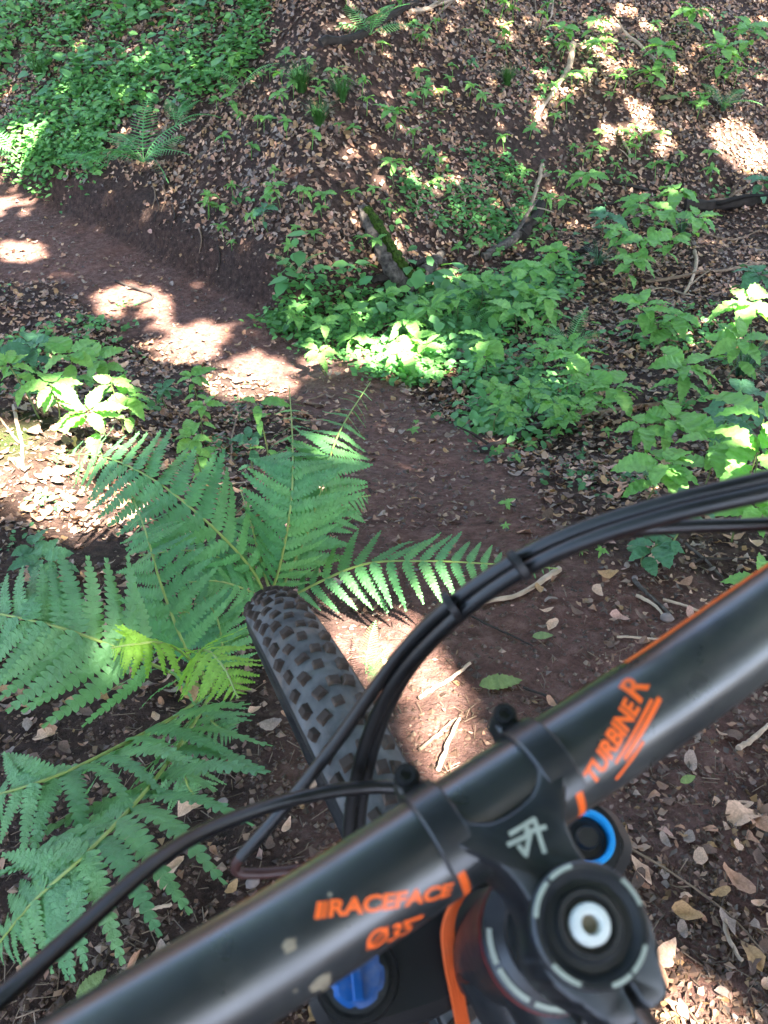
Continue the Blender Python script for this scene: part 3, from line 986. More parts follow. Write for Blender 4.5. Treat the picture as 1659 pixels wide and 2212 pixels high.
SAPS = [
    (1430, 1000, 104, 'large bright green sapling right above the brake hoses', 8, .16), (1545, 955, 100, 'tall green sapling with broad leaves behind the hoses near the right edge', 7, .2),
    (1455, 905, 74, 'sapling with a square of four leaves above the large sapling', 6, .16), (1390, 920, 70, 'sapling left of the pair behind the brake hoses', 6, .14),
    (1480, 790, 82, 'star shaped sapling with long pointed leaves standing alone at right', 8, .2), (1325, 835, 72, 'pale green sapling right of the small leaved ground cover', 6, .15),
    (1265, 815, 70, 'sapling left of its pale twin above the long fallen stick', 7, .16), (1235, 765, 66, 'sapling with drooping leaves beside a small fern', 6, .16),
    (1050, 735, 60, 'lone sapling with two long pale leaves above the white sunlit patch', 5, .2), (1295, 870, 46, 'short sapling below the pale green one at right', 5, .1),
    (1465, 410, 56, 'topmost sapling of the cluster at the far right', 8, .26), (1430, 455, 54, 'middle sapling of the far right cluster', 8, .24),
    (1505, 470, 54, 'rightmost sapling of the far right cluster', 7, .22), (1380, 440, 50, 'upper left sapling of the far right cluster', 7, .22),
    (1340, 500, 52, 'left sapling of the far right cluster', 8, .22), (1395, 520, 58, 'low front sapling of the far right cluster', 9, .22),
    (1370, 560, 52, 'lowest sapling of the far right cluster', 7, .2), (1310, 465, 46, 'dull sapling behind the far right cluster', 7, .18), (1450, 520, 44, 'thin sapling under the far right cluster', 6, .16),
    (1205, 545, 50, 'tall sapling at the right end of the row below the log', 8, .24), (1150, 580, 52, 'sapling in the row right of the log with a broad head', 8, .22),
    (1105, 610, 48, 'sapling in the middle of the row below the log', 8, .2), (1040, 610, 48, 'sapling just below and right of the forked log', 8, .2),
    (985, 640, 46, 'bright sapling directly under the log arm', 8, .2), (930, 660, 46, 'sapling at the left of the row below the log', 7, .18), (1180, 640, 50, 'front sapling at the right of the row below the log', 8, .2),
    (1110, 670, 48, 'front sapling in the middle of the row', 8, .18), (880, 690, 46, 'sapling in front of the row above the sunlit patch', 7, .16), (830, 640, 42, 'sapling touching the foot of the log on its left', 7, .15),
    (640, 680, 40, 'sapling at the end of the trail by the bank', 7, .14), (700, 700, 40, 'sapling above the left end of the sunlit patch', 7, .14), (760, 670, 40, 'sapling midway between log and trail end', 7, .14), (690, 760, 46, 'sunlit yellow green sapling at the left of the bright patch', 8, .14),
    (870, 760, 50, 'bleached sapling in the middle of the bright patch', 8, .12), (920, 745, 44, 'bleached sapling at the right of the bright patch', 7, .12),
    (1615, 650, 82, 'sunlit sapling with broad pale leaves at the right edge', 7, .26), (1600, 735, 70, 'sapling below the sunlit one at the right edge', 7, .22),
    (1455, 680, 60, 'wide sapling left of the sunlit one at the right edge', 7, .18), (1390, 660, 62, 'sapling with one long leaf left of the wide one', 7, .2), (1420, 700, 48, 'small sapling under the wide one at right', 6, .12),
    (1650, 905, 130, 'close sapling with large pale leaves cut by the right edge', 5, .34), (1640, 975, 120, 'close sapling with ragged bright leaves above the hoses at the right edge', 6, .28),
    (1640, 1095, 90, 'sapling under the brake hoses at the right edge', 5, .14), (1650, 1260, 80, 'sapling peeping over the handlebar at the right edge', 4, .1), (1640, 590, 60, 'dull sapling at the right edge above the sunlit one', 8, .2),
    (60, 740, 64, 'dark sapling at the left edge beside the trail', 8, .2), (150, 765, 72, 'broad sapling in the clump left of the trail', 8, .24), (215, 775, 66, 'sapling leaning right over the trail edge', 7, .22),
    (110, 830, 66, 'sapling low in the clump left of the trail', 8, .2), (190, 890, 86, 'sun bleached sapling in the clump left of the trail', 8, .18), (275, 855, 56, 'sapling right of the sun bleached one', 7, .18), (240, 830, 56, 'sapling behind the sun bleached one', 7, .2),
    (415, 815, 46, 'small sapling at the trail edge left of the bend', 7, .2), (350, 840, 36, 'dull sprig left of the small trail edge sapling', 6, .12), (415, 945, 50, 'bushy pale sapling above the long fern frond', 8, .26), (425, 985, 46, 'low pale sapling right above the long fern frond', 7, .14),
    (440, 875, 44, 'sapling between trail bend and upright frond', 6, .16), (555, 872, 58, 'sapling with one wide leaf touching the upright frond', 3, .34), (540, 950, 44, 'dull sapling behind the upright frond', 6, .2), (20, 790, 60, 'sapling cut by the left edge beside the trail', 7, .2),
    (1300, 90, 44, 'sunlit sapling near the top right of the bank', 7, .2), (1430, 100, 49, 'sapling beside the short pale stick', 8, .22), (1560, 105, 57, 'sapling at the top right in half shade', 8, .24), (1620, 60, 57, 'sapling in the top right corner', 8, .24),
    (1405, 155, 44, 'sapling below the short pale stick', 7, .18), (1215, 60, 39, 'sapling above the long pale curved stick', 7, .2), (1290, 45, 36, 'little sapling at the top edge right of the stick', 6, .16), (1500, 20, 44, 'sapling cut by the top edge at right', 7, .2),
    (1270, 375, 44, 'sapling alone on the bank right of centre', 7, .18), (1355, 380, 26, 'little sapling right of the lone bank sapling', 6, .14), (850, 240, 44, 'leafy sapling on the bank left of the thin twig', 8, .16), (920, 190, 26, 'small sapling above the leafy bank sapling', 7, .14),
    (850, 350, 32, 'sapling on the bank above the log', 7, .14), (590, 400, 30, 'pair of leaves high on the bank left of the log', 7, .16), (570, 450, 30, 'narrow sapling right of the dark cut', 7, .16), (605, 200, 26, 'sapling left of the grass tufts', 7, .14), (720, 150, 24, 'sapling between the grass tufts and the top fern', 6, .14),
    (500, 120, 34, 'light sapling at the edge of the green bank', 7, .18), (500, 195, 30, 'light sapling below the edge of the green bank', 7, .16), (1650, 390, 40, 'seedling standing by the dark log at the right edge', 6, .16), (1225, 430, 34, 'broad leaved seedling beside a broken branch', 4, .14)]
for s in SAPS:
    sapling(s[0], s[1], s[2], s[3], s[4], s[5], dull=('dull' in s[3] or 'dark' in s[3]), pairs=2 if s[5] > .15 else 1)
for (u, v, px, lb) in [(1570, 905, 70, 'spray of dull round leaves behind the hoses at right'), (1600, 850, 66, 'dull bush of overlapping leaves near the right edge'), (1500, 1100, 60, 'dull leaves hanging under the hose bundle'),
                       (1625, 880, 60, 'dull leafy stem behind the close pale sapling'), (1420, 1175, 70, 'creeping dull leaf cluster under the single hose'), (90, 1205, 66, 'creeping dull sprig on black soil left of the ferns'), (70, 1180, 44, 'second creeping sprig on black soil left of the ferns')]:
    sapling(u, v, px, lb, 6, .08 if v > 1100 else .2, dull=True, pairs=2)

_q = random.Random(77)
_poly = [(620, 690), (830, 620), (1000, 590), (1240, 545), (1260, 640), (1330, 740), (1330, 860), (1200, 930), (1040, 880), (1000, 760), (760, 740)]
_n = 0
while _n < 24:
    _u, _v = _q.uniform(600, 1340), _q.uniform(540, 940)
    if not in_poly(np.array([_u]), np.array([_v]), _poly)[0]:
        continue
    _n += 1
    _w = where(_u, _v)
    sapling(_u, _v, _q.uniform(32, 46), uniq([f'leafy {c} sapling, {_w}' for c in ('pale green', 'bright green', 'fresh green', 'soft green', 'broad', 'slender')]), _q.randrange(5, 8), _q.uniform(.07, .15), pairs=1)

# seedlings dotted over the litter of the bank (found again each by what lies near them)
SEED = []
_r = random.Random(31)
for (u0, v0, u1, v1, n) in [(560, 130, 1180, 560, 58), (1180, 40, 1650, 420, 46), (880, 700, 1350, 1000, 20), (900, 1080, 1330, 1250, 6), (430, 150, 640, 560, 18), (600, 10, 1180, 130, 20)]:
    for _ in range(n):
        SEED.append((_r.uniform(u0, u1), _r.uniform(v0, v1)))
SHAPE1 = []
for k in range(4):
    V, Fc = [], []
    for i in range(6):
        src = LEAF[(k + i) % 4]
        az = i * 2.4 + k
        l = 1.0 - .08 * i
        m = Matrix.Translation((0, 0, 1.1)) @ Matrix.Rotation(az, 4, 'Z') @ Matrix.Rotation(-.32 + .17 * ((i * 7 + k) % 4), 4, 'Y') @ Matrix.Scale(l, 4)
        o = len(V)
        V += [m @ v.co for v in src.vertices]
        Fc += [tuple(j + o for j in p.vertices) for p in src.polygons]
    v, f = tube_geo([Vector((0, 0, 0)), Vector((0, 0, 1.1))], .03, 4)
    o = len(V)
    V += v
    Fc += [tuple(i + o for i in q_) for q_ in f]
    me = mesh_from('seedling_shape', V, Fc)
    me.materials.append(M['sap'])
    SHAPE1.append(me)
for (u, v) in SEED:
    p = gp(u, v, -.005)
    _, _, d = to_pix(np.array(p))
    L = min(.085, max(.03, _r.uniform(16, 30) * float(d) / FPX)) if v < 600 else _r.uniform(.02, .038)
    o = link('seedling', SHAPE1[_r.randrange(4)])
    o.location = p
    o.rotation_euler = (_r.uniform(-.2, .2), _r.uniform(-.2, .2), _r.uniform(0, 6.28))
    o.scale = (L, L, L * _r.uniform(.7, 1.6))
    w = where(u, v)
    sz = 'small' if L > .055 else 'tiny'
    setp(o, uniq([f'{sz} green seedling in dead leaves, {w}', f'{sz} leafy green seedling, {w}', f'{sz} upright seedling among leaves, {w}', f'{sz} pale seedling among dead leaves, {w}', f'{sz} slim seedling among dead leaves, {w}', f'{sz} squat seedling among dead leaves, {w}', f'{sz} wide seedling among dead leaves, {w}', f'{sz} lopsided seedling, {w}', f'{sz} drooping seedling, {w}', f'one of several seedlings, {w}']), 'seedling', 'seedlings dotted over the leaf litter')

# ------------------------------------------------------------------ low ground cover (one mass)


def cover_points(poly, n, thr=.0, fq=1.6, k=0):
    P = np.array(poly, float)
    u = rng.uniform(P[:, 0].min(), P[:, 0].max(), n * 3)
    v = rng.uniform(P[:, 1].min(), P[:, 1].max(), n * 3)
    ok = in_poly(u, v, poly)
    u, v = u[ok][:n], v[ok][:n]
    pts, _ = cast(u, v, 0)
    nz = vnoise(pts[:, 0] * fq * 2, pts[:, 1] * fq * 2, k) * .6 + vnoise(pts[:, 0] * fq * 6, pts[:, 1] * fq * 6, 3) * .4
    return pts[nz > thr]


def cover(name, pts, size, hgt, per, c0, c1, label_kind='stuff'):
    """clumps of small leaves: per leaves on each point"""
    n = len(pts) * per
    base = np.repeat(pts, per, 0)
    off = rng.normal(size=(n, 2)) * size * 1.0
    P = base.copy()
    P[:, :2] += off
    P[:, 2] = height(P[:, 0], P[:, 1]) + np.repeat(rng.uniform(.25, 1, len(pts)), per) * hgt * rng.uniform(.35, 1, n)
    L = (rng.uniform(.55, 1.15, n) * np.repeat(rng.uniform(.65, 1.35, len(pts)), per))[:, None] * size
    az = rng.uniform(0, 2 * np.pi, n)
    tilt = rng.normal(.05, .32, n)
    a = np.stack([np.cos(az) * np.cos(tilt), np.sin(az) * np.cos(tilt), -np.sin(tilt)], -1)
    up = np.array([0, -.15, 1.]) + rng.normal(size=(n, 3)) * .28
    b = np.cross(up, a)
    b /= np.linalg.norm(b, axis=1)[:, None]
    nn = np.cross(a, b)
    # six-point leaf: base, 2 shoulders, 2 upper, tip, with a centre ridge
    pts2 = [(0, 0, 0), (.3, .30, .05), (.68, .24, .02), (1, 0, -.10), (.68, -.24, .02), (.3, -.30, .05), (.5, 0, -.02)]
    V = np.stack([P + L * (a * x + b * y + nn * z) for (x, y, z) in pts2], 1)
    k = np.arange(n)[:, None] * 7
    tr = np.concatenate([k + np.array([i, (i + 1) % 6, 6]) for i in range(6)])
    s = rng.random(n)[:, None]
    w = rng.uniform(.75, 1.2, n)[:, None]
    col = np.ones((n, 4))
    col[:, :3] = (np.array(c0) * (1 - s) + np.array(c1) * s) * w
    o = link(name, big_mesh(name, V.reshape(-1, 3), tr, np.repeat(col, 7, 0)), None, M['cover'])
    setp(o, kind='stuff')
    return o


G0, G1 = (.07, .23, .07), (.20, .44, .12)
TL = [(-60, -60), (560, -60), (600, 60), (560, 130), (480, 200), (420, 235), (320, 240), (240, 280), (220, 350), (130, 380), (60, 370), (-60, 330)]
o = cover('ground_cover', np.concatenate([cover_points(TL, 2000, -.04, 1.5), cover_points([(60, 330), (210, 300), (215, 400), (100, 400)], 90, -.1)]), .052, .16, 7, G0, G1)
o['label'] = 'mass of small green leaves covering the upper left of the bank'
o = cover('ground_cover', np.concatenate([cover_points([(560, 700), (640, 640), (800, 640), (1010, 600), (1230, 560), (1250, 640), (1100, 700), (960, 780), (700, 790)], 900, -.25),
                                          cover_points([(640, 770), (960, 750), (940, 830), (700, 820)], 260, -.3)]), .042, .07, 6, (.07, .23, .07), (.17, .40, .11))
o['label'] = 'band of low green leaves below the log'
o = cover('ground_cover', np.concatenate([cover_points([(1010, 800), (1140, 760), (1280, 790), (1240, 900), (1130, 960), (1000, 930)], 260, -.3, 2.4), cover_points([(940, 700), (1250, 680), (1330, 760), (1000, 800)], 170, -.1, 2.4)]), .048, .10, 5, (.08, .25, .09), (.16, .38, .13))
o['label'] = 'patch of small dull leaves right of the dark trail'
o = cover('ground_cover', np.concatenate([cover_points([(560, 60), (1650, -20), (1650, 420), (1200, 480), (620, 640), (420, 520), (440, 300)], 420, .15, 1.0), cover_points([(850, 380), (1100, 330), (1180, 460), (1000, 520), (870, 500)], 300, -.05, 1.8),
                                          cover_points([(1330, 680), (1650, 620), (1650, 1000), (1400, 860)], 130, .0, 2), cover_points([(0, 620), (300, 640), (330, 900), (0, 900)], 220, .05, 2), cover_points([(1200, 330), (1250, 480), (1030, 560), (1120, 400)], 140, 0, 2)]), .042, .06, 6, (.07, .22, .07), (.16, .38, .11))
o['label'] = 'scattered small green leaves over the leaf litter'
o = cover('ground_cover', np.concatenate([cover_points([(900, 850), (1330, 940), (1420, 1090), (1180, 1080), (880, 900)], 70, .0, 3), cover_points([(0, 1060), (200, 1080), (200, 1240), (0, 1240)], 26, 0, 3), cover_points([(330, 780), (560, 830), (520, 1000), (330, 1000)], 70, 0, 3), cover_points([(1330, 1020), (1430, 1010), (1400, 1090)], 14, -1)]), .024, .03, 5, (.06, .17, .07), (.10, .24, .09))
o['label'] = 'sprinkling of tiny green leaves beside the dark trail'
o = cover('ground_cover', np.concatenate([cover_points(TL, 260, -.1, 1.1, 2), cover_points([(560, 700), (800, 640), (1230, 560), (1250, 640), (960, 780)], 60, -.2)]), .095, .24, 4, (.06, .20, .075), (.17, .38, .10))
o['label'] = 'larger leaved herbs standing out of the ground cover'
# same cover carried on past the frame on both sides
_x = rng.uniform(-9, 10, 1500)
_y = rng.uniform(3, 13, 1500)
uu, vv, dd = to_pix(np.stack([_x, _y, height(_x, _y)], -1))
_out = (uu < -80) | (uu > 1740) | (vv < -80)
pp = np.stack([_x, _y, height(_x, _y)], -1)[_out]
pp = pp[vnoise(pp[:, 0] * 1.2, pp[:, 1] * 1.2, 1) > -.1]
cover('ground_cover', pp, .06, .12, 6, G0, G1)

# ------------------------------------------------------------------ grass tufts


def tuft(u, v, px, n, label, mat='grass', droop=1.0, width=.004):
    p = gp(u, v, -.01)
    _, _, d = to_pix(np.array(p))
    L = px * float(d) / FPX
    V, Fc = [], []
    for i in range(n):
        az = random.uniform(0, 6.28)
        l = L * random.uniform(.6, 1.15)
        out = random.uniform(.25, .75) * droop
        r0 = random.uniform(0, .12) * L
        dv = Vector((math.cos(az), math.sin(az), 0))
        sv = Vector((-dv.y, dv.x, 0))
        m = 5
        k0 = len(V)
        for j in range(m + 1):
            t = j / m
            c = dv * (r0 + l * out * (t ** 1.6)) + Vector((0, 0, l * (t * .95 - .62 * out * t ** 2.6)))
            w = width * (1 - t * .9)
            V += [c - sv * w, c + sv * w]
        for j in range(m):
            a = k0 + 2 * j
            Fc.append((a, a + 1, a + 3, a + 2))
    o = link('grass_tuft', mesh_from('grass_tuft', V, Fc, True), None, M[mat])
    o.location = p
    setp(o, label, 'grass tuft', 'tufts of grass on the slope')


tuft(652, 200, 85, 150, 'tuft of long grass highest of the three on the bank', width=.003)
tuft(738, 220, 75, 120, 'thin dark tuft of grass right of the highest tuft', width=.003)
tuft(690, 275, 80, 150, 'tuft of long grass lowest of the three on the bank', width=.003)
tuft(90, 170, 80, 120, 'dark tuft of grass in the ground cover at upper left', width=.003)
tuft(1095, 185, 60, 110, 'tuft of dark grass near the top by a thin twig', width=.003)
tuft(1600, 815, 120, 90, 'drooping blue green grass clump at the right edge', 'grass_blue', 1.3, .004)
tuft(1470, 505, 70, 50, 'glossy grass under the far right sapling cluster', 'grass_blue', 1.2, .003)
tuft(1290, 575, 70, 50, 'dark grass below the far right sapling cluster', 'grass_blue', 1.2, .003)
tuft(1560, 240, 45, 60, 'grass at the upper right by the withered leaf', 'grass_blue', 1.2, .003)

# ------------------------------------------------------------------ sticks, logs


def stick(pts, r0, r1, mat, label, name='stick', cat='stick', lift=.35, seg=6, n=14, twigs=0):
    P = [gp(u, v, 0) for (u, v) in pts]
    o0 = P[0].copy()
    path = spline([p - o0 for p in P], n)
    for i, q_ in enumerate(path):
        t = i / (n - 1)
        rr = r0 + (r1 - r0) * t
        wx = q_ + o0
        q_.z = float(height(wx.x, wx.y)) - o0.z + rr * lift + .006
        q_.x += random.uniform(-1, 1) * rr * .35
        q_.y += random.uniform(-1, 1) * rr * .35
    # straight sticks bridge small dips
    zs = [q_.z for q_ in path]
    for _ in range(3):
        zs = [zs[0]] + [max((zs[i - 1] + zs[i + 1]) / 2, zs[i]) for i in range(1, n - 1)] + [zs[-1]]
    for q_, z in zip(path, zs):
        q_.z = z
    mb = MB()
    mb.tube(path, [r0 + (r1 - r0) * i / (n - 1) for i in range(n)], seg, jitter=.14)
    for k in range(twigs):
        s = path[random.randrange(2, n - 2)]
        dr = Vector((random.uniform(-1, 1), random.uniform(-1, 1), random.uniform(0, .8))).normalized()
        mb.tube([s, s + dr * r0 * 6, s + dr * r0 * 11 + Vector((0, 0, -r0))], [r0 * .45, r0 * .35, r0 * .15], 5)
    ob = mb.build(name, M[mat], None, smooth=True, sharp=60)
    ob.location = o0
    setp(ob, label, cat, 'sticks and branches lying on the forest floor')
    return ob


STK = [
    ([(1237, 98), (1228, 150), (1195, 205), (1155, 262)], .026, .016, 'wood_pale', 'long pale curved stick lying down the sunlit bank'),
    ([(1330, 58), (1370, 92), (1415, 132)], .018, .012, 'wood_pale', 'short pale straight stick near the top right'),
    ([(885, 30), (930, 22), (985, 0)], .02, .012, 'wood_pale', 'pale branch at the very top of the bank'),
    ([(985, 0), (950, 30), (925, 58)], .012, .006, 'wood_mid', 'thin brown branch hanging from the top edge'),
    ([(1172, 358), (1158, 410), (1138, 472)], .016, .012, 'wood_pale', 'pale upright stick right of the bank centre'),
    ([(1168, 448), (1135, 500), (1125, 515)], .04, .045, 'wood_dark', 'dark charred branch end above the pale broken branch'),
    ([(1125, 512), (1085, 540), (1045, 562)], .035, .03, 'wood_grey', 'broken grey brown branch right of the forked log'),
    ([(1345, 308), (1358, 330), (1360, 358)], .011, .008, 'wood_pale', 'small curved twig on dark soil at upper right'),
    ([(1548, 450), (1580, 425), (1612, 404)], .016, .01, 'wood_mid', 'diagonal stick leaning on the dark log at right'),
    ([(1480, 448), (1560, 452), (1720, 448)], .045, .05, 'wood_dark', 'dark fallen log at the right edge'),
    ([(1500, 545), (1503, 570), (1492, 612), (1478, 640)], .014, .008, 'wood_pale', 'curved pale twig below the far right saplings'),
    ([(1395, 612), (1470, 600), (1560, 588), (1650, 570)], .012, .009, 'wood_mid', 'long thin branch across litter at right'),
    ([(1300, 552), (1250, 548), (1190, 562)], .018, .012, 'wood_dark', 'dark branch between the two sapling groups'),
    ([(1185, 918), (1260, 900), (1370, 884), (1500, 868)], .012, .009, 'wood_mid', 'long straight stick behind the saplings above the hoses'),
    ([(1040, 978), (1090, 960), (1150, 935), (1240, 922)], .016, .018, 'wood_dark', 'dark rotten stick beside the trail'),
    ([(905, 1512), (960, 1478), (1016, 1436)], .0042, .0035, 'wood_pale', 'pale splinter on bright soil below the hoses'),
    ([(945, 1668), (965, 1615), (992, 1556)], .005, .003, 'wood_pale', 'white sunlit splinter touching the handlebar stem'),
    ([(905, 1625), (945, 1590), (985, 1555)], .0035, .002, 'wood_mid', 'thin twig left of the white splinter'),
    ([(298, 1972), (335, 1966), (372, 1958)], .0032, .0028, 'wood_pale', 'short straight twig on bare soil left of the handlebar'),
    ([(1330, 1822), (1450, 1890), (1560, 1970), (1650, 2065)], .0022, .0014, 'wood_mid', 'long thin vine lying over soil right of the stem'),
    ([(1030, 1308), (1110, 1292), (1170, 1262), (1205, 1236)], .005, .009, 'wood_pale', 'pale root shaped stick below the tip of the right frond'),
    ([(1330, 1381), (1390, 1383), (1446, 1386)], .0032, .0026, 'wood_pale', 'straight straw coloured twig near the orange bar stripe'),
    ([(1368, 1258), (1400, 1290), (1448, 1332)], .006, .004, 'wood_grey', 'grey twig in the small heap by the handlebar'),
    ([(1372, 1290), (1410, 1310), (1436, 1338)], .005, .003, 'wood_pale', 'pale twig in the small heap by the handlebar'),
    ([(1430, 1300), (1470, 1310), (1520, 1328)], .004, .003, 'wood_pale', 'yellowish twig reaching from the heap to the handlebar'),
    ([(1480, 1180), (1510, 1205), (1560, 1250)], .004, .003, 'wood_grey', 'grey forked twig right under the single hose'),
    ([(1500, 1215), (1580, 1212), (1660, 1205)], .004, .003, 'wood_dark', 'dark thin twig under the single hose at right'),
    ([(30, 880), (46, 950), (52, 1015)], .006, .005, 'wood_pale', 'dry upright stem at the left edge'),
    ([(0, 905), (22, 935), (44, 962)], .004, .004, 'wood_mid', 'dry side twig at the left edge'),
    ([(385, 1068), (470, 1052), (560, 1048)], .005, .004, 'wood_pale', 'pale twig behind the fern by the tyre'),
    ([(1040, 168), (1070, 190), (1005, 208)], .006, .005, 'wood_mid', 'thin bent twig under the grass near the top'),
    ([(1155, 0), (1158, 40), (1155, 66)], .009, .007, 'wood_mid', 'thin upright stem at the top edge'),
    ([(1195, 0), (1190, 40), (1180, 50)], .008, .006, 'wood_pale', 'pale upright stem at the top edge right of the thin one'),
    ([(690, 100), (760, 90), (840, 40), (900, 10)], .03, .02, 'wood_dark', 'dark branch under the fern at the top'),
    ([(1000, 540), (1010, 512), (1008, 490)], .008, .006, 'wood_dark', 'dark stick standing in leaves right of the log'),
    ([(985, 395), (1003, 430), (1000, 460)], .010, .006, 'wood_pale', 'small pale stick on the bank above the log'),
    ([(1380, 640), (1430, 625), (1500, 640)], .006, .004, 'wood_pale', 'thin straw coloured stalk under the far right saplings'),
    ([(1320, 395), (1400, 420), (1330, 440), (1260, 450)], .014, .01, 'wood_dark', 'dark curved root on the bank at right'),
    ([(540, 880), (505, 930), (498, 1010)], .005, .003, 'wood_mid', 'brown bare stem left of the upright frond'),
    ([(250, 610), (330, 640), (300, 660)], .009, .006, 'wood_dark', 'small dark twig on the trail'),
    ([(1010, 1330), (1090, 1370), (1150, 1400)], .003, .002, 'wood_dark', 'thin dark root across bare soil below the hoses'),
    ([(1130, 1490), (1200, 1520), (1170, 1540)], .003, .002, 'wood_dark', 'thin dark twig near the stem bolt'),
    ([(1590, 1620), (1625, 1600), (1659, 1570)], .006, .004, 'wood_pale', 'pale stick under the handlebar at the right edge'),
    ([(1560, 1980), (1570, 2030), (1600, 2080)], .004, .003, 'wood_pale', 'bent pale twig right of the stem'),
    ([(700, 880), (660, 870), (700, 855)], .006, .004, 'wood_mid', 'brown twig at the top of the upright frond'),
    ([(1400, 480), (1560, 520), (1640, 500)], .008, .006, 'wood_mid', 'thin branch behind the far right saplings')]
for s in STK:
    stick(*s, twigs=1 if s[1] > .01 else 0)

for k, (u, v) in enumerate([(338, 452), (352, 430), (372, 470), (330, 425), (470, 560), (430, 520)]):
    stick([(u, v - 26), (u + 6, v), (u - 4 + k, v + 30)], .006, .003, 'wood_mid' if k % 2 else 'wood_dark', ['thin root hanging from the lip of the trail cut', 'pale root hanging below the bushy fern', 'short root in the dark cut below the bushy fern', 'fine root under the fern above the trail', 'root end at the foot of the dark cut', 'root bulging from the middle of the dark cut'][k], 'root', 'root')

# forked mossy log
lg = gp(885, 618)
log = empty('log', lg, 'forked rotten log with a stripe of green moss on the leafy bank', 'log')


def log_arm(pts, radii, name, mat, off=0.0, seg=12, jit=.10, n=34):
    P = [gp(u, v, h) - lg for (u, v, h) in pts]
    path = spline(P, n)
    rr = np.interp(np.linspace(0, 1, n), np.linspace(0, 1, len(radii)), radii)
    rr = [r * (1 + .16 * random.uniform(-1, 1)) for r in rr]
    mb = MB()
    V, Fc = tube_geo([p + Vector((0, off * -.3, off)) for p in path], rr, seg, True, jit)
    grain = [random.uniform(.78, 1.18) for _ in range(seg)]            # ridges running along the wood
    for i in range(n):
        for j in range(seg):
            k = i * seg + j
            c = path[i] + Vector((0, off * -.3, off))
            V[k] = c + (V[k] - c) * grain[j]
        if i % 5 == 4:
            g_ = random.randrange(seg)
            grain[g_] = random.uniform(.6, 1.25)
    mb.add(V, Fc)
    return mb.build(name, M[mat], log, sharp=28), path


log_arm([(888, 625, .03), (855, 595, .05), (825, 540, .06), (800, 490, .06), (785, 448, .05)], [.046, .046, .042, .038, .030], 'limb', 'wood_grey')
log_arm([(885, 622, .03), (915, 590, .06), (940, 565, .08), (956, 545, .08)], [.046, .042, .036, .018], 'limb', 'wood_grey')
log_arm([(890, 612, .07), (866, 580, .085), (840, 535, .095), (812, 485, .09), (792, 455, .08)], [.028, .036, .034, .034, .024], 'moss', 'moss', .018, 12, .3)
log_arm([(880, 605, .08), (900, 595, .085), (918, 592, .085)], [.02, .022, .01], 'moss', 'moss', .02, 12, .3)
log_arm([(866, 590, .02), (820, 602, .02), (800, 606, .01)], [.028, .024, .02], 'broken_branch', 'wood_dark')
log_arm([(888, 610, .08), (893, 596, .1), (892, 585, .12)], [.018, .014, .008], 'splinter', 'wood_pale')
log_arm([(890, 575, .02), (930, 565, .03), (965, 570, .02)], [.03, .03, .02], 'broken_branch', 'wood_dark')

# pale withered leaf at upper right, and a few pale stones on the trail
for (u, v, r, lb) in [(1440, 1335, .016, 'round brown pebble in the twig heap'), (1372, 1250, .010, 'small pale round pebble below the single hose'), (615, 2130, .008, 'small pebble at the left of the blue fork cap'), (480, 1735, .011, 'dull red pebble on bare soil above the long hose'), (545, 1905, .013, 'dark stone on soil beside the bent hose')]:
    mb = MB()
    nseg = 9
    prof = [(.001, -.6), (.7, -.45), (1.0, 0), (.75, .5), (.001, .68)]
    mb.lathe(prof, nseg)
    mb.v = [Vector((v_.x * random.uniform(.85, 1.15), v_.y * random.uniform(.7, .95), v_.z)) * r for v_ in mb.v]
    ob = mb.build('pebble', M['stone'], None, sharp=80)
    ob.location = gp(u, v, r * .3)
    ob.rotation_euler = (random.uniform(-.3, .3), random.uniform(-.3, .3), random.uniform(0, 6))
    setp(ob, lb, 'pebble', 'pebbles on the trail')

# ------------------------------------------------------------------ dead leaves
DL = []
for k in range(8):
    r = random.Random(100 + k)
    m = 12
    V, Fc = [(0, 0, .03)], []
    cu, cv, tw_ = r.uniform(-.9, 1.2), r.uniform(-.6, 1.4), r.uniform(-.9, .9)
    asp_, lob = r.uniform(.46, .70), (.34 if k in (2, 5, 7) else .17)
    for i in range(m):
        a = 2 * math.pi * i / m
        x = .5 * math.cos(a) * (1 + .22 * (abs(math.cos(a)) ** 8))
        y = .5 * asp_ * math.copysign(abs(math.sin(a)) ** 1.15, math.sin(a)) * (1 - .28 * math.cos(a))
        q_ = 1 + lob * r.uniform(-1.0, .9)
        x, y = x * q_, y * q_
        V.append((x, y, cu * x * x + cv * y * y * 2 + tw_ * x * y + r.uniform(-.05, .07)))
    for i in range(m):
        Fc.append((0, 1 + i, 1 + (i + 1) % m))
    DL.append((np.array(V), np.array(Fc)))
DLM = {}


def dead_mesh(shape, ci):
    if (shape, ci) not in DLM:
        V, Fc = DL[shape]
        me = mesh_from('dead_leaf', V, Fc, True)
        me.materials.append(M['dead'][ci])
        DLM[(shape, ci)] = me
    return DLM[(shape, ci)]


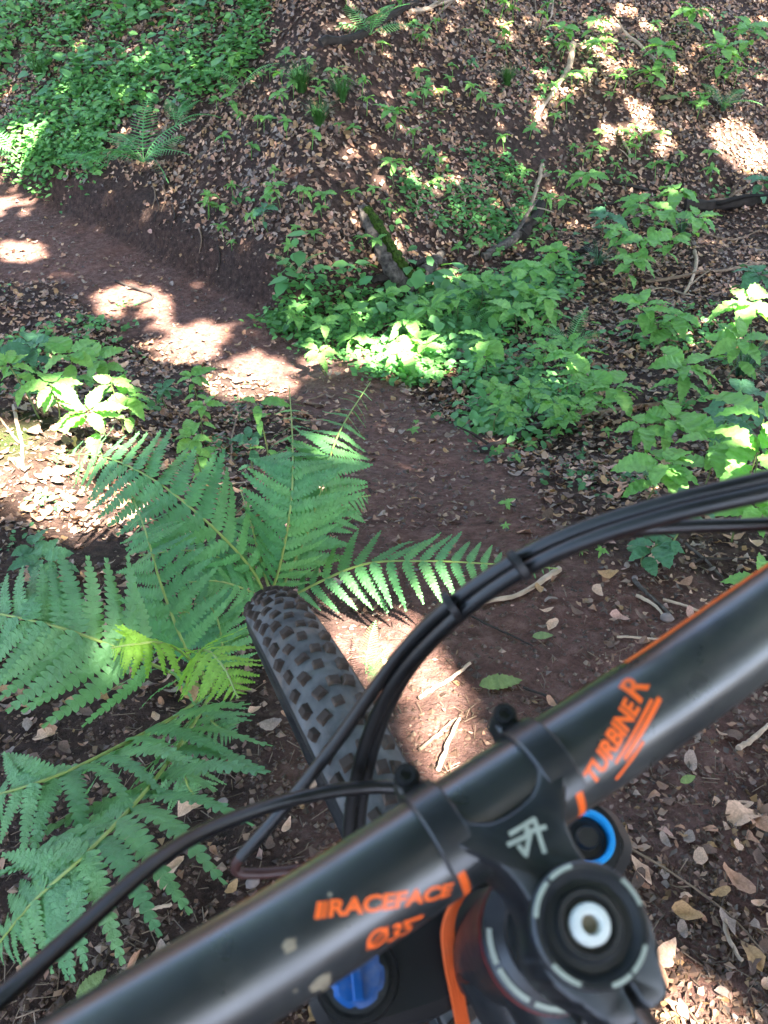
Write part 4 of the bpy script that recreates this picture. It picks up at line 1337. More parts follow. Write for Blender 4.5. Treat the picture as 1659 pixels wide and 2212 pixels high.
def litter_density(x, y, u, v):
    d = y - foot(x)
    bank = sstep(-.05, .35, d)
    patch = .55 + .6 * vnoise(x * 1.3, y * 1.3, 2) + .35 * vnoise(x * 4, y * 4, 0)
    dens = bank * np.clip(.30 + patch, .08, 1)
    floor_ = (1 - bank) * np.where(y > 1.2, np.clip(.24 + .45 * patch, .05, .8), .10 + .10 * np.clip(patch, 0, 1))
    dens = dens + floor_
    dens *= 1 - np.where((u > 700) & (y > 1.2), .80, .90) * trail_mask(x, y)
    dens *= 1 - .8 * ((d > -.15) & (d < .14) & (x < .15))          # bare cut face
    dens = np.where((u > 1330) & (v > 1560), .46, dens)             # loose leaves right of the stem
    dens = np.where((u < 700) & (v > 1560), .06, dens)              # bare soil left of the bar
    dens = np.where((u < 280) & (v > 1150) & (v < 1640), .34, dens)
    dens = np.where((u > 1280) & (v > 1120) & (v <= 1420), .3, dens)
    return dens


def scatter_litter():
    # near and far samples are drawn per square metre of ground
    n = 330000
    x = rng.uniform(-5.5, 6.0, n)
    y = rng.uniform(.2, 10.5, n)
    z = height(x, y)
    P = np.stack([x, y, z], -1)
    u, v, d = to_pix(P)
    dens = litter_density(x, y, u, v)
    inside = (u > -160) & (u < 1820) & (v > -200) & (v < 2400)
    dens = np.where(inside, dens, dens * .35)
    ok = (rng.random(n) < np.minimum(dens * .72, .80)) & (d > .3)
    P, u, v, d = P[ok], u[ok], v[ok], d[ok]
    n = len(P)
    size = rng.uniform(.030, .062, n) * np.where(d < 2.2, rng.uniform(.25, .68, n), rng.uniform(.45, .86, n))
    ci = rng.choice(len(DEAD), n, p=[.17, .28, .12, .18, .19, .06])
    shp = rng.integers(0, len(DL), n)
    az = rng.uniform(0, 2 * np.pi, n)
    tl = rng.normal(0, .30, n)
    tl2 = rng.normal(0, .30, n)
    vis = (u > 5) & (u < 1654) & (v > 5) & (v < 2207)
    rank = np.where(vis, size / d, -1)
    order = np.argsort(-rank)
    big = order[:270]
    rest = order[285:]
    # slope-following frame
    e = .03
    nx = -(smooth_height(P[:, 0] + e, P[:, 1]) - smooth_height(P[:, 0] - e, P[:, 1])) / (2 * e)
    ny = -(smooth_height(P[:, 0], P[:, 1] + e) - smooth_height(P[:, 0], P[:, 1] - e)) / (2 * e)
    nrm = np.stack([nx, ny, np.ones(n)], -1)
    nrm += rng.normal(size=(n, 3)) * .22
    nrm /= np.linalg.norm(nrm, axis=1)[:, None]
    a = np.stack([np.cos(az), np.sin(az), 0 * az], -1)
    a -= nrm * np.sum(a * nrm, 1)[:, None]
    a /= np.linalg.norm(a, axis=1)[:, None]
    b = np.cross(nrm, a)
    P = P + nrm * (size * rng.uniform(.02, .16, n))[:, None] + np.array([0, 0, .004])
    for j in big:
        me_ = dead_mesh(int(shp[j]), int(ci[j]))
        o = link('dead_leaf', me_)
        m = Matrix((Vector(a[j]), Vector(b[j]), Vector(nrm[j]))).transposed().to_4x4()
        s = float(size[j])
        o.matrix_world = Matrix.Translation(Vector(P[j])) @ m @ Matrix.Scale(s, 4)
        w = where(u[j], v[j])
        c = DEAD[ci[j]][0]
        forms = [f'{c} dead leaf, {w}'] + [f'{ad} {c} dead leaf, {w}' for ad in ('curled', 'torn', 'crumpled', 'flat', 'folded', 'ragged')] + [f'one of the {c} dead leaves, {w}']
        setp(o, uniq(forms), 'dead leaf', 'dead leaves fallen on the soil')
    Vs, Ts, Cs, off = [], [], [], 0
    cols = np.array([c for _, c in DEAD])
    for k, (V, Fc) in enumerate(DL):
        s = rest[shp[rest] == k]
        if not len(s):
            continue
        vv = P[s][:, None, :] + size[s][:, None, None] * (a[s][:, None, :] * V[None, :, 0:1] + b[s][:, None, :] * V[None, :, 1:2] + nrm[s][:, None, :] * V[None, :, 2:3])
        Vs.append(vv.reshape(-1, 3))
        Ts.append((np.arange(len(s))[:, None, None] * len(V) + Fc[None]).reshape(-1, 3) + off)
        cc = np.ones((len(s), 4))
        cc[:, :3] = cols[ci[s]] * rng.uniform(.5, 1.55, len(s))[:, None]
        Cs.append(np.repeat(cc, len(V), 0))
        off += len(s) * len(V)
    o = link('leaf_litter', big_mesh('leaf_litter', np.concatenate(Vs), np.concatenate(Ts), np.concatenate(Cs), False), None, M['litter'])
    setp(o, 'brown dead leaves covering the bank and the forest floor', kind='stuff')


scatter_litter()


def special_leaf(u, v, px, ci, shape, label, az=0., h=.012, green=False, asp=1.0):
    p = gp(u, v, h)
    _, _, d = to_pix(np.array(p))
    L = px * float(d) / FPX
    if green:
        o = link('fallen_leaf', LEAF_FALLEN)
        m = Matrix.Diagonal((L, L * asp, L * .5, 1))
    else:
        o = link('dead_leaf', dead_mesh(shape, ci))
        m = Matrix.Diagonal((L, L * asp, L, 1))
    o.matrix_world = Matrix.Translation(p) @ Matrix.Rotation(az, 4, 'Z') @ Matrix.Rotation(random.uniform(-.15, .15), 4, 'X') @ m
    setp(o, label, 'fallen leaf' if green else 'dead leaf', 'fallen green leaves' if green else 'dead leaves fallen on the soil')


LEAF_FALLEN = toothed_leaf('fallen_leaf', .23, 9, .05, .12, 42)
LEAF_FALLEN.materials.append(M['green_leaf'])
special_leaf(365, 1885, 78, 0, 0, 'large tan dead leaf on bare soil beside the lower left fern', 1.2, asp=.7)
special_leaf(405, 1745, 48, 0, 2, 'light tan crumpled leaf between fern and long hose', .4)
special_leaf(502, 1918, 34, 2, 3, 'small ochre leaf left of the bent hose end', 1.0)
special_leaf(620, 1785, 34, 0, 4, 'small pale leaf in the loop of the hoses', 1.2)
special_leaf(585, 1563, 42, 3, 5, 'grey leaf on soil left of the tyre', .3)
special_leaf(550, 1535, 24, 0, 6, 'little pale leaf above the grey leaf by the tyre', .5)
special_leaf(400, 1690, 40, 3, 1, 'folded grey brown leaf under the tip of the fern', .2)
special_leaf(290, 2075, 48, 1, 7, 'narrow brown leaf beside the handlebar at lower left', 1.3, asp=.5)
special_leaf(1605, 1760, 80, 0, 2, 'large pale curled leaf at the right edge beside the bar', .2)
special_leaf(1590, 1905, 70, 1, 4, 'big tan leaf at the right edge below the vine', 2.2)
special_leaf(1385, 1885, 56, 0, 6, 'tan leaf with a dark hole right of the stem', 2.0, asp=.7)
special_leaf(1440, 2060, 66, 0, 1, 'tan leaf touching the stem clamp on its right', .9)
special_leaf(1180, 1320, 30, 0, 3, 'small white leaf on bare soil ahead of the bar', .2, asp=.6)
special_leaf(1195, 1345, 36, 0, 0, 'pale star shaped leaf on bare soil ahead of the bar', .9)
special_leaf(1310, 1240, 40, 2, 5, 'ochre leaf beside the pale root shaped stick', .1)
special_leaf(1425, 1205, 50, 0, 7, 'pale leaf below the single hose', .6)
special_leaf(1035, 1480, 95, 0, 0, 'fallen green leaf with a brown tip by the stem bolt', .15, green=True)
special_leaf(165, 2160, 78, 0, 0, 'fallen yellow green leaf with its stalk in the lower left corner', .9, green=True)
special_leaf(1470, 1690, 40, 0, 0, 'small green fallen leaf right of the bar', .4, green=True)
special_leaf(880, 2085, 40, 0, 0, 'pale green leaf lying below the bar between the hoses', .5, green=True, h=.02)
special_leaf(1150, 1375, 46, 0, 0, 'green fallen leaf on bare soil ahead of the bar', .1, green=True)
special_leaf(1425, 215, 60, 0, 0, 'whitish withered leaf on the bank at upper right', .5, green=True, h=.05)
special_leaf(415, 1485, 60, 2, 2, 'ochre leaf standing under the lower left fern', 1.5, h=.04)

# crumbs of soil and twiglets: real pieces, too many to count


def crumbs():
    n = 15000
    u = rng.uniform(-40, 1700, n)
    v = 430 + (2260 - 430) * rng.random(n) ** .8
    P, k = cast(u, v)
    s = rng.uniform(.0014, .0060, n) * rng.choice([1, 1, 1, 1.8], n) * np.where(k > 2.6, 1.5, 1)
    octa = np.array([(1, 0, 0), (-1, 0, 0), (0, 1, 0), (0, -1, 0), (0, 0, .8), (0, 0, -.8)])
    fc = np.array([(0, 2, 4), (2, 1, 4), (1, 3, 4), (3, 0, 4), (2, 0, 5), (1, 2, 5), (3, 1, 5), (0, 3, 5)])
    V = P[:, None, :] + s[:, None, None] * octa[None] * rng.uniform(.6, 1.3, (n, 6, 1))
    col = np.ones((n, 4))
    w = rng.uniform(.5, 1.25, n)[:, None]
    col[:, :3] = np.where(rng.random(n)[:, None] < .10, np.array([[.26, .18, .13]]), np.array([[.105, .062, .043]])) * w
    o = link('soil_crumbs', big_mesh('soil_crumbs', V.reshape(-1, 3), (np.arange(n)[:, None, None] * 6 + fc[None]).reshape(-1, 3), np.repeat(col, 6, 0), False), None, M['litter'])
    setp(o, 'crumbs of brown soil on the bare ground', kind='stuff')
    n = 13000
    u = rng.uniform(-40, 1700, n)
    v = rng.uniform(430, 2250, n)
    ok = rng.random(n) < np.where((v > 1150) & (u < 1280), .13, 1.0) * np.where((v > 1250) & (v < 1560) & (u >= 1280), .6, 1) * np.where((v > 1560) & (u > 1330), .75, 1)
    u, v = u[ok], v[ok]
    n = len(u)
    P, k = cast(u, v)
    L = rng.uniform(.004, .013, n)[:, None] * np.where(k < 2, .8, 1.15)[:, None]
    az = rng.uniform(0, 6.283, n)
    a = np.stack([np.cos(az), np.sin(az), rng.normal(0, .3, n)], -1)
    b = np.stack([-np.sin(az), np.cos(az), rng.normal(0, .3, n)], -1) * rng.uniform(.35, .9, n)[:, None]
    c = P + np.array([0, 0, .004])
    j_ = rng.uniform(.35, 1.15, (4, n, 1))
    V = np.stack([c - a * L * j_[0], c - b * L * j_[1] + a * L * (j_[0] - .6) + [0, 0, .002], c + a * L * j_[2], c + b * L * j_[3] + a * L * (j_[1] - .7)], 1)
    fc = np.array([(0, 1, 2), (0, 2, 3)])
    col = np.ones((n, 4))
    pal = np.array([x[1] for x in DEAD])[rng.integers(0, len(DEAD), n)]
    col[:, :3] = pal * rng.uniform(.35, 1.0, n)[:, None]
    o = link('leaf_fragments', big_mesh('leaf_fragments', V.reshape(-1, 3), (np.arange(n)[:, None, None] * 4 + fc[None]).reshape(-1, 3), np.repeat(col, 4, 0), False), None, M['litter'])
    setp(o, 'broken bits of dead leaves strewn over the soil', kind='stuff')
    n = 3000
    u = rng.uniform(-40, 1700, n)
    v = rng.uniform(420, 2250, n)
    P, k = cast(u, v)
    az = rng.uniform(0, 6.283, n)
    L = rng.uniform(.008, .036, n)
    a = np.stack([np.cos(az), np.sin(az), rng.normal(0, .12, n)], -1)
    b = np.stack([-np.sin(az), np.cos(az), 0 * az], -1)
    w = rng.uniform(.0005, .0011, n)
    c = P + np.array([0, 0, .004])
    upv = np.array([0, 0, 1.])
    tri3 = [(1, 0), (-.5, .87), (-.5, -.87)]
    V = np.stack([c + sg * a * L[:, None] / 2 + w[:, None] * (b * p_ + upv * q_) + (upv * .1 * L[:, None] * rng.uniform(-.2, .6, n)[:, None]) * (sg > 0) for sg in (-1, 1) for (p_, q_) in tri3], 1)
    fc = np.array([(0, 1, 4), (0, 4, 3), (1, 2, 5), (1, 5, 4), (2, 0, 3), (2, 3, 5)])
    col = np.ones((n, 4))
    col[:, :3] = np.array([[.15, .105, .07]]) * rng.uniform(.35, 1.5, n)[:, None]
    o = link('twiglets', big_mesh('twiglets', V.reshape(-1, 3), (np.arange(n)[:, None, None] * 6 + fc[None]).reshape(-1, 3), np.repeat(col, 6, 0), False), None, M['litter'])
    setp(o, 'fine twigs and bits of bark strewn on the ground', kind='stuff')


crumbs()
# ------------------------------------------------------------------ the mountain bike
# front assembly frame: x to the rider's right along the bar, y forward, z up the steering axis, origin in the middle of the bar clamp
_bx = Vector((0.85482, 0.50174, 0.13244)).normalized()
_bz = Vector((0.03218, -0.30599, 0.95149))
_bz = (_bz - _bx * _bz.dot(_bx)).normalized()
_by = _bz.cross(_bx)
BM = Matrix((_bx, _by, _bz)).transposed().to_4x4()
BM.translation = (0.03788, 0.13931, 0.98336)
BMI = BM.inverted()
STEM, TWIST = 0.0434, -0.060
AXLE = Vector((0, 0.010, -0.650))
RW = 0.368
TWM = Matrix.Translation((0, -STEM, 0)) @ Matrix.Rotation(TWIST, 4, 'Z') @ Matrix.Translation((0, STEM, 0))
_hub = BM @ (TWM @ AXLE)
BIKE = empty('mountain_bike', (_hub.x, _hub.y, _hub.z - RW + .005), 'black mountain bike with orange lettering on its handlebar and a knobbly front tyre among ferns', 'mountain bike')
LB = Matrix.Translation(-BIKE.location) @ BM          # front assembly
LF = LB @ TWM                                          # fork and wheel, turned a little against the bar


def bpart(mb, name, mat, parent=None, tw=False, sharp=38):
    return mb.build(name, M[mat], parent or BIKE, (LF if tw else LB) if parent is None else Matrix.Identity(4), True, sharp)


def PX(u, v, d):
    return BMI @ at_depth(u, v, d)


def on_plane(u, v, s):
    o = BMI @ Vector((0, 0, CAM_Z))
    d = (BMI @ at_depth(u, v, 1.0)) - o
    return o + d * ((s - o.z) / d.z)


def bar_r(r):
    a = abs(r)
    return .0175 + (.0113 - .0175) * float(sstep(.09, .30, a))


def bar_c(r):
    a = abs(r)
    return Vector((r, -.14 * float(sstep(.16, .42, a)) * max(0, a - .15) + .003 * float(sstep(.06, .17, a)), .026 * float(sstep(.08, .27, a))))


def bar_pt(r, th, off=0.0):
    return bar_c(r) + Vector((0, math.cos(th), math.sin(th))) * (bar_r(r) + off)


def bar_patch(r0, r1, t0, t1, off, nr=20, nt_=10):
    V, Fc = [], []
    for i in range(nr + 1):
        for j in range(nt_ + 1):
            V.append(bar_pt(r0 + (r1 - r0) * i / nr, t0 + (t1 - t0) * j / nt_, off))
    for i in range(nr):
        for j in range(nt_):
            a = i * (nt_ + 1) + j
            Fc.append((a, a + 1, a + nt_ + 2, a + nt_ + 1))
    return MB().add(V, Fc)


# handlebar
mb = MB()
rs = np.linspace(-.385, .385, 120)
V, Fc = [], []
for r in rs:
    for j in range(40):
        V.append(bar_pt(float(r), 2 * math.pi * j / 40))
for i in range(len(rs) - 1):
    for j in range(40):
        k = (j + 1) % 40
        Fc.append((i * 40 + j, i * 40 + k, (i + 1) * 40 + k, (i + 1) * 40 + j))
Fc += [tuple(range(40)), tuple(len(V) - 40 + j for j in range(40))[::-1]]
BAR = bpart(mb.add(V, Fc), 'handlebar', 'bar')
for sg in (-1, 1):
    bpart(bar_patch(sg * .0222, sg * .0250, 0, 2 * math.pi * .999, .00012, 2, 48), 'orange_ring', 'orange', BAR)
bpart(bar_patch(.040, .068, R_(-25), R_(11), .00012), 'orange_stripe', 'orange', BAR)
bpart(bar_patch(.0695, .20, R_(-30), R_(27), .00012), 'orange_stripe', 'orange', BAR)
bpart(bar_patch(-.088, -.050, R_(-30), R_(13), .00012), 'orange_stripe', 'orange', BAR)


def wrap_text(body, name, r0, th0, slant, length, hgt, shear=.2, bold=.02, extra=None):
    cu = bpy.data.curves.new(name, 'FONT')
    cu.body = body
    cu.size = 1.0
    cu.shear = shear
    cu.offset = bold
    cu.space_character = .98
    cu.resolution_u = 5
    ob = bpy.data.objects.new(name, cu)
    COL.objects.link(ob)
    dg = bpy.context.evaluated_depsgraph_get()
    dg.update()
    me = bpy.data.meshes.new_from_object(ob.evaluated_get(dg))
    bpy.data.objects.remove(ob)
    bm = bmesh.new()
    bm.from_mesh(me)
    xs = [v.co.x for v in bm.verts]
    ys = [v.co.y for v in bm.verts]
    sx, sy = length / (max(xs) - min(xs)), hgt / (max(ys) - min(ys))
    x0, y0 = min(xs), min(ys)
    for v in bm.verts:
        v.co = Vector(((v.co.x - x0) * sx, (v.co.y - y0) * sy, 0))
    if extra:
        for (a, b, c, d) in extra:               # bars (x0, y0, x1, y1) in metres
            vs = [bm.verts.new((a, b, 0)), bm.verts.new((c, b, 0)), bm.verts.new((c + (d - b) * .25, d, 0)), bm.verts.new((a + (d - b) * .25, d, 0))]
            bm.faces.new(vs)
    cs, sn = math.cos(slant), math.sin(slant)
    for v in bm.verts:
        x, y = v.co.x, v.co.y
        v.co = Vector((x * cs + y * sn, x * sn - y * cs, 0))
    lo, hi = min(v.co.y for v in bm.verts), max(v.co.y for v in bm.verts)
    yy = lo
    while yy < hi:
        bmesh.ops.bisect_plane(bm, geom=bm.verts[:] + bm.edges[:] + bm.faces[:], plane_co=(0, yy, 0), plane_no=(0, 1, 0))
        yy += .0006
    for v in bm.verts:
        r = r0 + v.co.x
        v.co = bar_pt(r, th0 + v.co.y / .0175, .00014)
    bmesh.ops.recalc_face_normals(bm, faces=bm.faces)
    bm.to_mesh(me)
    bm.free()
    me.materials.clear()
    me.materials.append(M['orange'])
    return link(name, me, BAR)


wrap_text('RACEFACE', 'lettering', -.0655, R_(95), R_(25), .0405, .0049, .15, .036, [(-.0042, 0, -.0022, .0047), (-.0018, 0, -.0008, .0047)])
wrap_text('\u00d835', 'lettering', -.0600, R_(147), R_(24), .0165, .0070, .2, .012, [(.0120, .0057, .0190, .0072)])
wrap_text('R', 'lettering', .0590, R_(88), R_(-25), .0085, .0092, .25, .03)
wrap_text('TURBINE', 'lettering', .0300, R_(135), R_(-25), .032, .0064, .2, .038,
          [(.010, -.0024, .036, -.0012), (.013, -.0048, .038, -.0030), (.006, -.0070, .022, -.0058)])
for (r, th, sz, el) in [(-.0755, R_(150), .0030, 1.4), (-.083, R_(140), .0013, 1.2), (-.088, R_(122), .0010, 1.8), (-.062, R_(78), .0014, 1), (-.079, R_(98), .0020, 1.6), (.060, R_(58), .0012, 2), (-.012, R_(60), .0012, 1.2), (.004, R_(70), .0010, 1), (-.0755, R_(168), .002, 1)]:
    c, n_ = bar_pt(r, th, -.0002), Vector((0, math.cos(th), math.sin(th)))
    mbm = MB().lathe([(.0001, .28), (.5, .26), (.85, .14), (1.0, 0)], 11)
    q_ = n_.to_track_quat('Z', 'Y').to_matrix().to_4x4()
    mbm.v = [Vector((v_.x * el * random.uniform(.75, 1.2), v_.y * random.uniform(.75, 1.2), v_.z * .45)) * sz for v_ in mbm.v]
    mbm.v = [Matrix.Translation(c) @ q_ @ v_ for v_ in mbm.v]
    bpart(mbm, 'dried_mud', 'mud', BAR)
for sg in (-1, 1):                                   # grips, lever clamps and levers, beyond the frame of the picture
    gpath = [bar_c(sg * r) for r in (.280, .285, .30, .34, .38, .388)]
    bpart(MB().tube(gpath, [.0155, .0165, .0160, .0160, .0162, .012], 20), 'grip', 'rubber')
    c0 = bar_c(sg * .258)
    mb = MB().tube([bar_c(sg * .251), bar_c(sg * .265)], [.0165, .0165], 20)
    mb.tube([c0 + Vector((0, .012, .002)), c0 + Vector((-sg * .02, .034, -.004)), c0 + Vector((-sg * .045, .036, -.006))], [.008, .0095, .007], 14)
    lv = bpart(mb, 'brake_lever', 'black_alloy')
    bpart(MB().tube(spline([c0 + Vector((-sg * .01, .036, -.006)), c0 + Vector((sg * .03, .062, -.014)), c0 + Vector((sg * .10, .060, -.022)), c0 + Vector((sg * .125, .068, -.024))], 14), [.0055] * 13 + [.006], 10), 'blade', 'black_alloy', lv)

# stem
half = [(.0265, .004), (.0255, -.001), (.0180, -.0100), (.0126, -.0172), (.0112, -.0240), (.0114, -.0310), (.0140, -.0370), (.0178, -.0430), (.0184, -.0500), (.0150, -.0590), (.0118, -.0640), (.0104, -.0700), (.0012, -.0712), (.0011, -.0600)]
notch = [(.0152, .004), (.0146, .0005), (.0118, -.0025), (.0068, -.0054)]
poly = [(x, y) for (x, y) in half] + [(-x, y) for (x, y) in reversed(half)] + [(-x, y) for (x, y) in notch] + [(x, y) for (x, y) in reversed(notch)]


def smooth_poly(P, it=2):
    for _ in range(it):
        Q = []
        n = len(P)
        for i in range(n):
            a, b = P[i], P[(i + 1) % n]
            if math.hypot(a[0] - b[0], a[1] - b[1]) < .0025:
                Q.append(a)
                continue
            Q += [(a[0] * .8 + b[0] * .2, a[1] * .8 + b[1] * .2), (a[0] * .2 + b[0] * .8, a[1] * .2 + b[1] * .8)]
        P = Q
    return P


STEM_OB = bpart(MB().prism(smooth_poly(poly), -.0185, .0192, None, .0011), 'stem', 'black_alloy', sharp=45)
for sg in (-1, 1):
    for nm, (a0, a1) in (('clamp_band', (R_(20), R_(126))), ('faceplate', (R_(-75), R_(17)))):
        r0, r1 = (.0151, .0266)
        mb = MB()
        prof = [(.0177, r0), (.0192, r0), (.0198, r0 + .0007), (.0198, r1 - .0007), (.0192, r1), (.0177, r1)]
        # lathe axis z -> local x (along the bar); angle 0 at +y (forward)
        MX = Matrix(((0, 0, sg, 0), (1, 0, 0, 0), (0, 1, 0, 0), (0, 0, 0, 1)))
        mb.lathe(prof, 26, MX, a0, a1)
        bpart(mb, nm, 'black_alloy', STEM_OB)
    # bolt boss at the front of the clamp
    mb = MB().tube([Vector((sg * .0208, .0232, -.012)), Vector((sg * .0208, .0238, .0030))], [.0044, .0044], 18)
    mb.prism([(sg * .0155, .013), (sg * .0262, .013), (sg * .0252, .0232), (sg * .0165, .0232)], -.012, .0012, None, .001)
    bpart(mb, 'bolt_boss', 'black_alloy', STEM_OB)
    T_ = Matrix.Translation((sg * .0208, .0238, .0030)) @ Matrix.Rotation(R_(-8), 4, 'X')
    bpart(MB().lathe([(.0006, -.0022), (.0017, -.0022), (.0019, .0016), (.0031, .0016), (.0034, .0010), (.0034, -.0004)], 18, T_), 'bolt', 'black_tie', STEM_OB)
    # rear clamp screws
    bpart(MB().tube([Vector((sg * .0105, -.0655, -.009 + .016 * (sg > 0))), Vector((sg * .0125, -.0657, -.009 + .016 * (sg > 0)))], [.0035, .0033], 14), 'bolt', 'hose', STEM_OB)
# logo strokes on the stem
lm = MB()
cs_ = lambda x, y: ((1500 + x * 900 / 1659) * .54861, (2650 + y * 900 / 1659) * .54861)
for pl in ([(938, 1168), (1112, 1060), (1186, 1300)], [(1050, 1160), (1192, 1118)], [(925, 1245), (1082, 1172), (1050, 1325)], [(1000, 1258), (1052, 1322)], [(1045, 1105), (1085, 1172)]):
    for a, b in zip(pl[:-1], pl[1:]):
        p, q = on_plane(*cs_(*a), .0193), on_plane(*cs_(*b), .0193)
        d = (q - p).normalized()
        w = Vector((-d.y, d.x, 0)) * .00075
        p, q = p - d * .0004, q + d * .0004
        p.z = q.z = .01935 + .00004 * len(lm.f)
        lm.add([p - w, q - w, q + w, p + w], [(0, 1, 2, 3)])
bpart(lm, 'logo', 'white', STEM_OB)

# steerer cap with its bolt, and the headset below
TS = Matrix.Translation((0, -STEM, 0))
cap = bpart(MB().lathe([(.0066, .0206), (.0072, .0206), (.0080, .0232), (.0096, .0232), (.0104, .0215), (.0128, .0212), (.0142, .0226), (.0150, .0240), (.0166, .0242), (.0175, .0234), (.0177, .0188)], 48, TS), 'top_cap', 'black_alloy')
bpart(MB().lathe([(.0001, .0205), (.0026, .0205), (.0029, .0243), (.0034, .0250), (.0053, .0247), (.0059, .0238), (.0060, .0200)], 32, TS), 'cap_bolt', 'bolt_white', cap)
bpart(MB().lathe([(.0001, .0212), (.0026, .0212)], 20, TS), 'bolt_socket', 'mud', cap)
for (a, b) in [(100, 128), (133, 170), (14, 44), (216, 248), (-54, -24), (-80, -57)]:
    bpart(MB().lathe([(.0157, .0241), (.0157, .0245), (.0168, .0244), (.0170, .0239)], 10, TS, R_(a - 27), R_(b - 27)), 'tick_mark', 'white', cap)
hs = bpart(MB().lathe([(.0150, -.0185), (.0180, -.0190), (.0182, -.0235), (.0215, -.0262), (.0248, -.0285), (.0250, -.0330), (.0235, -.0345)], 48, TS), 'headset', 'black_alloy')
for (a, b) in [(172, 200), (204, 238), (243, 276), (300, 330)]:
    bpart(MB().lathe([(.0220, -.0262), (.0220, -.0259), (.0235, -.0270), (.0237, -.0277)], 10, TS, R_(a - 27), R_(b - 27)), 'tick_mark', 'white', hs)
bpart(MB().lathe([(.0236, -.0344), (.0252, -.0352), (.0252, -.0385), (.0236, -.0392)], 48, TS), 'red_ring', 'red', hs)

# frame: built from the head tube back, in the bike's upright plane
UPW = Vector((0, math.sin(R_(25)), math.cos(R_(25))))
FWD = Vector((0, math.cos(R_(25)), -math.sin(R_(25))))
HT0, HT1 = Vector((0, -STEM, -.039)), Vector((0, -STEM, -.150))
bb = HT0 - FWD * .455 - UPW * .600
axr = TWM @ AXLE - FWD * 1.20
st = bb - FWD * .13 + UPW * .43
mb = MB().tube([HT0, HT0.lerp(HT1, .15), HT0.lerp(HT1, .85), HT1], [.0245, .0235, .0255, .027], 28)
FR = bpart(mb, 'frame', 'black_alloy')
bpart(MB().tube(spline([HT1 + Vector((0, .0, .03)), HT1 - FWD * .10 - UPW * .05, bb], 12), [.028] * 6 + [.030] * 6, 20), 'down_tube', 'black_alloy', FR)
bpart(MB().tube(spline([HT0 + Vector((0, 0, -.035)), HT0 - FWD * .2 - UPW * .075, st - UPW * .06], 12), [.022] * 12, 20), 'top_tube', 'black_alloy', FR)
bpart(MB().tube([bb, st], [.020, .018], 18), 'seat_tube', 'black_alloy', FR)
for sg in (-1, 1):
    bpart(MB().tube([bb + Vector((sg * .035, 0, 0)), axr + Vector((sg * .068, 0, 0))], [.012, .010], 12), 'chain_stay', 'black_alloy', FR)
    bpart(MB().tube([st - UPW * .08 + Vector((sg * .02, 0, 0)), axr + Vector((sg * .068, 0, 0)) + UPW * .01], [.010, .009], 12), 'seat_stay', 'black_alloy', FR)
bpart(MB().tube([st, st - FWD * .05 + UPW * .17], [.0155, .0155], 16), 'seat_post', 'black_alloy')
sd = st - FWD * .06 + UPW * .19
mb = MB()
prof = []
V, Fc = [], []
for i, (t, w, h) in enumerate([(.13, .012, .0), (.10, .022, .006), (.02, .032, .004), (-.06, .055, .010), (-.11, .070, .016), (-.135, .055, .016)]):
    c = sd + FWD * t + UPW * h
    for j in range(12):
        a = 2 * math.pi * j / 12
        V.append(c + Vector((w * math.cos(a), 0, 0)) + UPW * (.020 * math.sin(a)))
for i in range(5):
    for j in range(12):
        k = (j + 1) % 12
        Fc.append((i * 12 + j, i * 12 + k, (i + 1) * 12 + k, (i + 1) * 12 + j))
Fc += [tuple(range(12)), tuple(60 + j for j in range(12))]
bpart(mb.add(V, Fc), 'saddle', 'rubber')
mb = MB().tube([bb - Vector((.075, 0, 0)), bb + Vector((.075, 0, 0))], [.014, .014], 16)
for sg in (-1, 1):
    mb.tube([bb + Vector((sg * .075, 0, 0)), bb + Vector((sg * .082, 0, 0)) + FWD * .17 * sg], [.013, .010], 12)
    mb.prism([(-.05, -.045), (.05, -.045), (.05, .045), (-.05, .045)], -.009, .009, Matrix.Translation(bb + Vector((sg * .140, 0, 0)) + FWD * .17 * sg), .003)
bpart(mb, 'crankset', 'black_alloy')

# fork
crown_s, leg_r, leg_f = -.152, .0662, -.0223
out = []
for k in range(48):
    a = 2 * math.pi * k / 48
    x = .094 * math.cos(a)
    out.append((math.copysign(abs(math.cos(a)) ** .55, math.cos(a)) * .092, leg_f - .004 + math.copysign(abs(math.sin(a)) ** .7, math.sin(a)) * (.025 + .006 * math.exp(-(x / .03) ** 2))))
FK = bpart(MB().prism(out, -.196, -.160, None, .006), 'fork', 'hose', None, True)
for sg in (-1, 1):
    p0 = Vector((sg * leg_r, leg_f, -.158))
    p1 = Vector((sg * leg_r, leg_f, -.40))
    p2 = Vector((sg * leg_r, leg_f + .004, AXLE.z + .03))
    bpart(MB().tube([p0, p1], [.0175, .0175], 24), 'stanchion', 'bar', FK)
    bpart(MB().tube([p1 + Vector((0, 0, .03)), p1 + Vector((0, 0, .02)), p2, Vector((sg * (leg_r - .006), AXLE.y, AXLE.z - .015))], [.0205, .0225, .021, .016], 24), 'fork_leg', 'black_alloy', FK)
arch = spline([(-leg_r, leg_f - .016, -.375), (-.060, leg_f - .028, -.30), (0, leg_f - .032, -.262), (.060, leg_f - .028, -.30), (leg_r, leg_f - .016, -.375)], 24)
bpart(MB().tube(arch, .0095, 12), 'fork_arch', 'black_alloy', FK)
